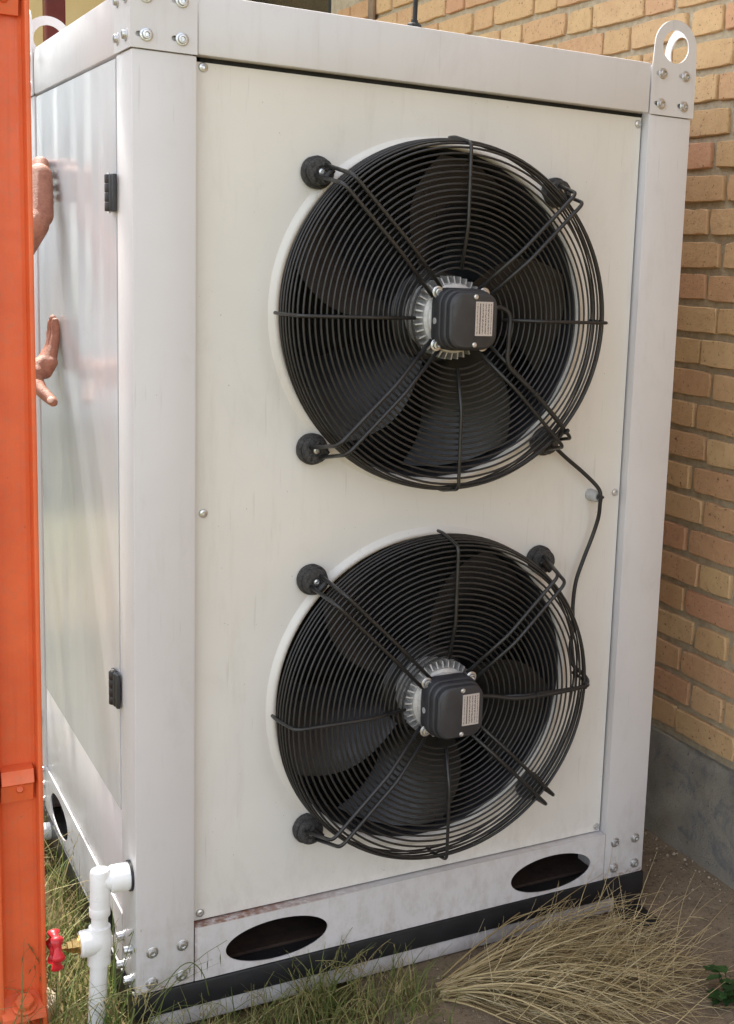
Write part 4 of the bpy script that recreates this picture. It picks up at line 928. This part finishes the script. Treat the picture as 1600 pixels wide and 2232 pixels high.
def build_grass():
    g = G()
    for k in range(7500):
        x = RV.uniform(-0.75, 0.0); y = RV.uniform(-0.25, 2.6) if k % 3 else RV.uniform(-0.1, 0.9)
        if noise.noise(Vector((x * 5, y * 5, 9))) < -0.25 and RV.random() < 0.8: continue
        if -0.005 < x and y > -0.01: continue
        h = RV.choice([0.05, 0.08, 0.11, 0.15, 0.19]) * RV.uniform(0.7, 1.3)
        blade(g, x, y, -0.103, h, RV.uniform(0.15, 1.0), RV.uniform(0, 2 * pi), RV.uniform(0.0016, 0.0042), min(1, max(0, RV.gauss(0.48, 0.24))))
    for k in range(1500):
        x = RV.uniform(-0.02, 0.52); y = RV.gauss(-0.10, 0.055)
        if y > -0.012: continue
        d = 0.5 + 0.5 * noise.noise(Vector((x * 9, y * 9, 1)))
        if RV.random() > d * 1.4: continue
        h = RV.choice([0.03, 0.05, 0.075, 0.10]) * RV.uniform(0.7, 1.3)
        blade(g, x, y, -0.103, h, RV.uniform(0.2, 1.1), RV.uniform(0, 2 * pi), RV.uniform(0.0014, 0.0034), min(1, max(0, RV.gauss(0.55, 0.26))))
    for k in range(900):                       # thin fringe further to the front and outside the frame
        x = RV.uniform(-0.8, 0.5); y = RV.uniform(-1.6, -0.2); h = RV.uniform(0.04, 0.12)
        blade(g, x, y, -0.103, h, RV.uniform(0.2, 1.0), RV.uniform(0, 2 * pi), RV.uniform(0.0018, 0.004), min(1, max(0, RV.gauss(0.5, 0.25))))
    for k in range(150):
        x = RV.uniform(-0.5, -0.01); y = RV.uniform(-0.1, 1.6); seedstalk(g, x, y, -0.103, RV.uniform(0.14, 0.30), RV.uniform(0, 2 * pi), RV.uniform(0.3, 0.9), RV.uniform(0.5, 0.95))
    for k in range(70):
        x = RV.uniform(0.0, 0.48); y = min(-0.015, RV.gauss(-0.09, 0.05)); seedstalk(g, x, y, -0.103, RV.uniform(0.06, 0.15), RV.uniform(0, 2 * pi), RV.uniform(0.3, 0.9), RV.uniform(0.55, 0.95), 7, 1.2, 0.013)
    o = g.make('grass', 'grass_mixed', None, False, tone=True); o['kind'] = 'stuff'; tag(o, 'wild green and straw coloured grass growing round the cabinet base', 'grass')
    # single tall stems that stand clear of the rest
    g = G(); seedstalk(g, 0.012, -0.035, -0.103, 0.235, 0.1, 0.62, 0.35, 6, 1.3, 0.02); g.tube(catmull([(-0.005, -0.02, -0.1), (0.02, -0.03, -0.02), (0.055, -0.034, 0.045), (0.085, -0.036, 0.062), (0.108, -0.037, 0.035), (0.119, -0.038, -0.01)], 5), 0.0009, 5, False, 0.3)
    o = g.make('tall_grass', 'grass_mixed', None, False, origin=(0.0, -0.03, -0.1), tone=True); tag(o, 'thin grass stem arching over the front corner post bolts', 'grass')
    g = G()
    for a, h, l, t in ((0.3, 0.30, 0.55, 0.3), (-0.5, 0.24, 0.7, 0.4), (1.4, 0.27, 0.45, 0.25), (2.6, 0.2, 0.8, 0.5), (0.0, 0.19, 1.0, 0.35)): blade(g, -0.035, 0.0, -0.102, h, l, a, 0.0042, t, 7)
    seedstalk(g, -0.04, -0.002, -0.102, 0.33, 0.4, 0.3, 0.4, 9, 0.6)
    o = g.make('grass_tuft', 'grass_mixed', None, False, origin=(-0.037, 0.0, -0.1), tone=True); tag(o, 'tall green grass tuft crossing in front of the white drain pipe', 'grass')
    g = G()
    for k in range(60): blade(g, 0.33 + RV.gauss(0, 0.018), -0.055 + RV.gauss(0, 0.012), -0.102, RV.uniform(0.06, 0.15), RV.uniform(0.3, 1.1), RV.uniform(0, 2 * pi), RV.uniform(0.002, 0.004), max(0, min(1, RV.gauss(0.4, 0.15))), 5)
    for a, h in ((0.6, 0.17), (2.2, 0.14), (-0.2, 0.16)): seedstalk(g, 0.33, -0.055, -0.102, h, a, 0.6, 0.65, 7, 1.2)
    o = g.make('grass_tuft', 'grass_mixed', None, False, origin=(0.33, -0.055, -0.1), tone=True); tag(o, 'green grass tuft leaning on the black base below the front oval hole', 'grass')
build_grass()

def build_dry():
    g = G(); B = Vector((0.556, -0.118, -0.078)); r = random.Random(8)
    def stem(p, az, el, L, r0, tone, depth=0):
        pts = [p.copy()]; n = 12 if depth == 0 else 6; d = Vector((cos(az) * cos(el), sin(az) * cos(el), sin(el))); kink = r.uniform(-0.05, 0.05)
        for i in range(n):
            d = (d + Vector((0, 0, -0.055 - 0.02 * r.random() if depth == 0 else -0.05)) + Vector((-sin(az), cos(az), 0)) * kink + Vector((r.gauss(0, .03), r.gauss(0, .03), r.gauss(0, .025)))).normalized()
            q = pts[-1] + d * L / n
            if q.z < -0.083: q.z = -0.083 + r.uniform(0, 0.004); d.z = max(d.z, 0.0)
            pts.append(q)
        g.tube(pts, [max(0.0003, r0 * (1 - 0.75 * i / n)) for i in range(n + 1)], 4, False, tone)
        if depth < 2:
            for _ in range(r.choice([2, 3, 4]) if depth == 0 else r.choice([0, 1])):
                i = r.randrange(3, n) if depth == 0 else r.randrange(1, n); stem(pts[i], az + r.choice([-1, 1]) * r.uniform(0.25, 0.9), r.uniform(-0.2, 0.75), L * r.uniform(0.15, 0.36), r0 * 0.5, min(1, tone + 0.1), depth + 1)
    for k in range(320):
        az = radians(r.triangular(-62, 22, -20)); stem(B + Vector((r.gauss(0, .008), r.gauss(0, .010), r.uniform(-0.008, 0.012))), az, r.uniform(0.03, 0.52), r.uniform(0.30, 0.56), r.choice([0.0008, 0.0011, 0.0016, 0.0023]), r.uniform(0.1, 1.0))
    for k in range(90):  # low layer of dark stems, colouring in the shaded gaps beneath
        az = radians(r.triangular(-66, 24, -24)); stem(B + Vector((r.gauss(0, .008), r.gauss(0, .010), -0.005)), az, r.uniform(0.0, 0.12), r.uniform(0.25, 0.6), 0.0012, r.uniform(0.0, 0.25), 1)
    for k in range(64):
        az = radians(r.uniform(-75, 75)); stem(B + Vector((r.uniform(0.05, 0.42), r.uniform(-0.22, 0.03), 0.015)), az, r.uniform(0.2, 1.0), r.uniform(0.10, 0.24), 0.0010, r.uniform(0.5, 1.0), 1)
    o = g.make('dry_grass_bundle', 'straw', None, True, None, origin=B, tone=True); tag(o, 'bundle of dry straw coloured grass stems lying on the concrete by the cabinet foot', 'dry grass')
    # leafy weed at the corner
    g = G(); r = random.Random(4)
    for k in range(34):
        a = r.uniform(0, 2 * pi); h = r.uniform(0.01, 0.05); p = Vector((1.045 + cos(a) * r.uniform(0, 0.035), -0.385 + sin(a) * r.uniform(0, 0.035), -0.088 + h)); L = r.uniform(0.02, 0.042); w = L * 0.34
        d = Vector((cos(a), sin(a), r.uniform(-0.2, 0.5))).normalized(); s_ = d.cross(Vector((0, 0, 1))).normalized(); u = s_.cross(d); V = []; F = []; tn = r.random()
        for i in range(6):
            t = i / 5; ww = w * (sin(pi * min(1, t * 0.92 + 0.08)) ** 0.8) * (1.25 if i % 2 else 0.8); c = p + d * L * t + u * (-0.25 * L * t * t); V += [c - s_ * ww + u * 0.003, c, c + s_ * ww + u * 0.003]
        for i in range(5): F += [(3 * i, 3 * i + 1, 3 * i + 4, 3 * i + 3), (3 * i + 1, 3 * i + 2, 3 * i + 5, 3 * i + 4)]
        g.add(V, F, tn); g.tube([Vector((1.045, -0.385, -0.092)), p], 0.0008, 4, False, 0.4)
    o = g.make('weed', 'leaf_green', None, True, None, origin=(1.045, -0.385, -0.09), tone=True); tag(o, 'low green leafy weed growing at the end of the dry grass', 'weed')
build_dry()

# ------------------------------------------------------------------ tree added behind the yard, outside the frame, to shade it in patches
def build_tree():
    r = random.Random(17); base = Vector((-2.3, 4.4, -0.1)); c = Vector((-0.55, 3.2, 5.6))
    t = thing('added_shade_tree', base, 'unseen leafy tree added behind the yard to cast dappled shade', 'tree')
    g = G(); fork = Vector((-2.0, 4.1, 2.6)); g.tube(catmull([base, base + Vector((0.05, -0.05, 1.2)), fork], 6), [0.16 - 0.006 * i for i in range(13)], 12)
    ends = []
    for k in range(15):
        e = c + Vector((r.uniform(-1.6, 1.5), r.uniform(-1.2, 1.2), r.uniform(-0.6, 0.7))); ends.append(e)
        pts = catmull([fork, fork.lerp(e, 0.4) + Vector((r.uniform(-.2, .2), r.uniform(-.2, .2), 0.5)), e], 5); g.tube(pts, [max(0.006, 0.05 - 0.005 * i) for i in range(len(pts))], 6)
    g.make('trunk', 'wood_grey', t, True, 60)
    g = G()
    cl = [c + Vector((r.uniform(-1.8, 1.6), r.uniform(-1.3, 1.3), r.uniform(-0.6, 0.6))) for _ in range(52)]
    hand = Vector((-0.05, 0.62, 1.42)); pipe = Vector((-0.05, 0.036, 0.2)); lawn = Vector((-0.12, 0.45, 0.0))
    near = lambda q, o: ((q - o) - SUN * (q - o).dot(SUN)).length
    cl = [q for q in cl if near(q, hand) > 0.30 and near(q, pipe) > 0.22 and near(q, lawn) > 0.28]  # clumps dropped where sun should reach the hand, pipe and lawn
    for k in range(3300):
        e = r.choice(cl); p = e + Vector((r.gauss(0, 0.10), r.gauss(0, 0.10), r.gauss(0, 0.09))); a = r.uniform(0, 2 * pi); d = Vector((cos(a), sin(a), r.uniform(-0.6, 0.4))).normalized(); s_ = d.cross(Vector((r.uniform(-.5, .5), r.uniform(-.5, .5), 1))).normalized(); L = r.uniform(0.05, 0.09)
        g.add([p, p + d * L * 0.5 + s_ * L * 0.3, p + d * L, p + d * L * 0.5 - s_ * L * 0.3], [(0, 1, 2, 3)], r.random())
    g.make('crown', 'leaf_green', t, False, tone=True)
build_tree()
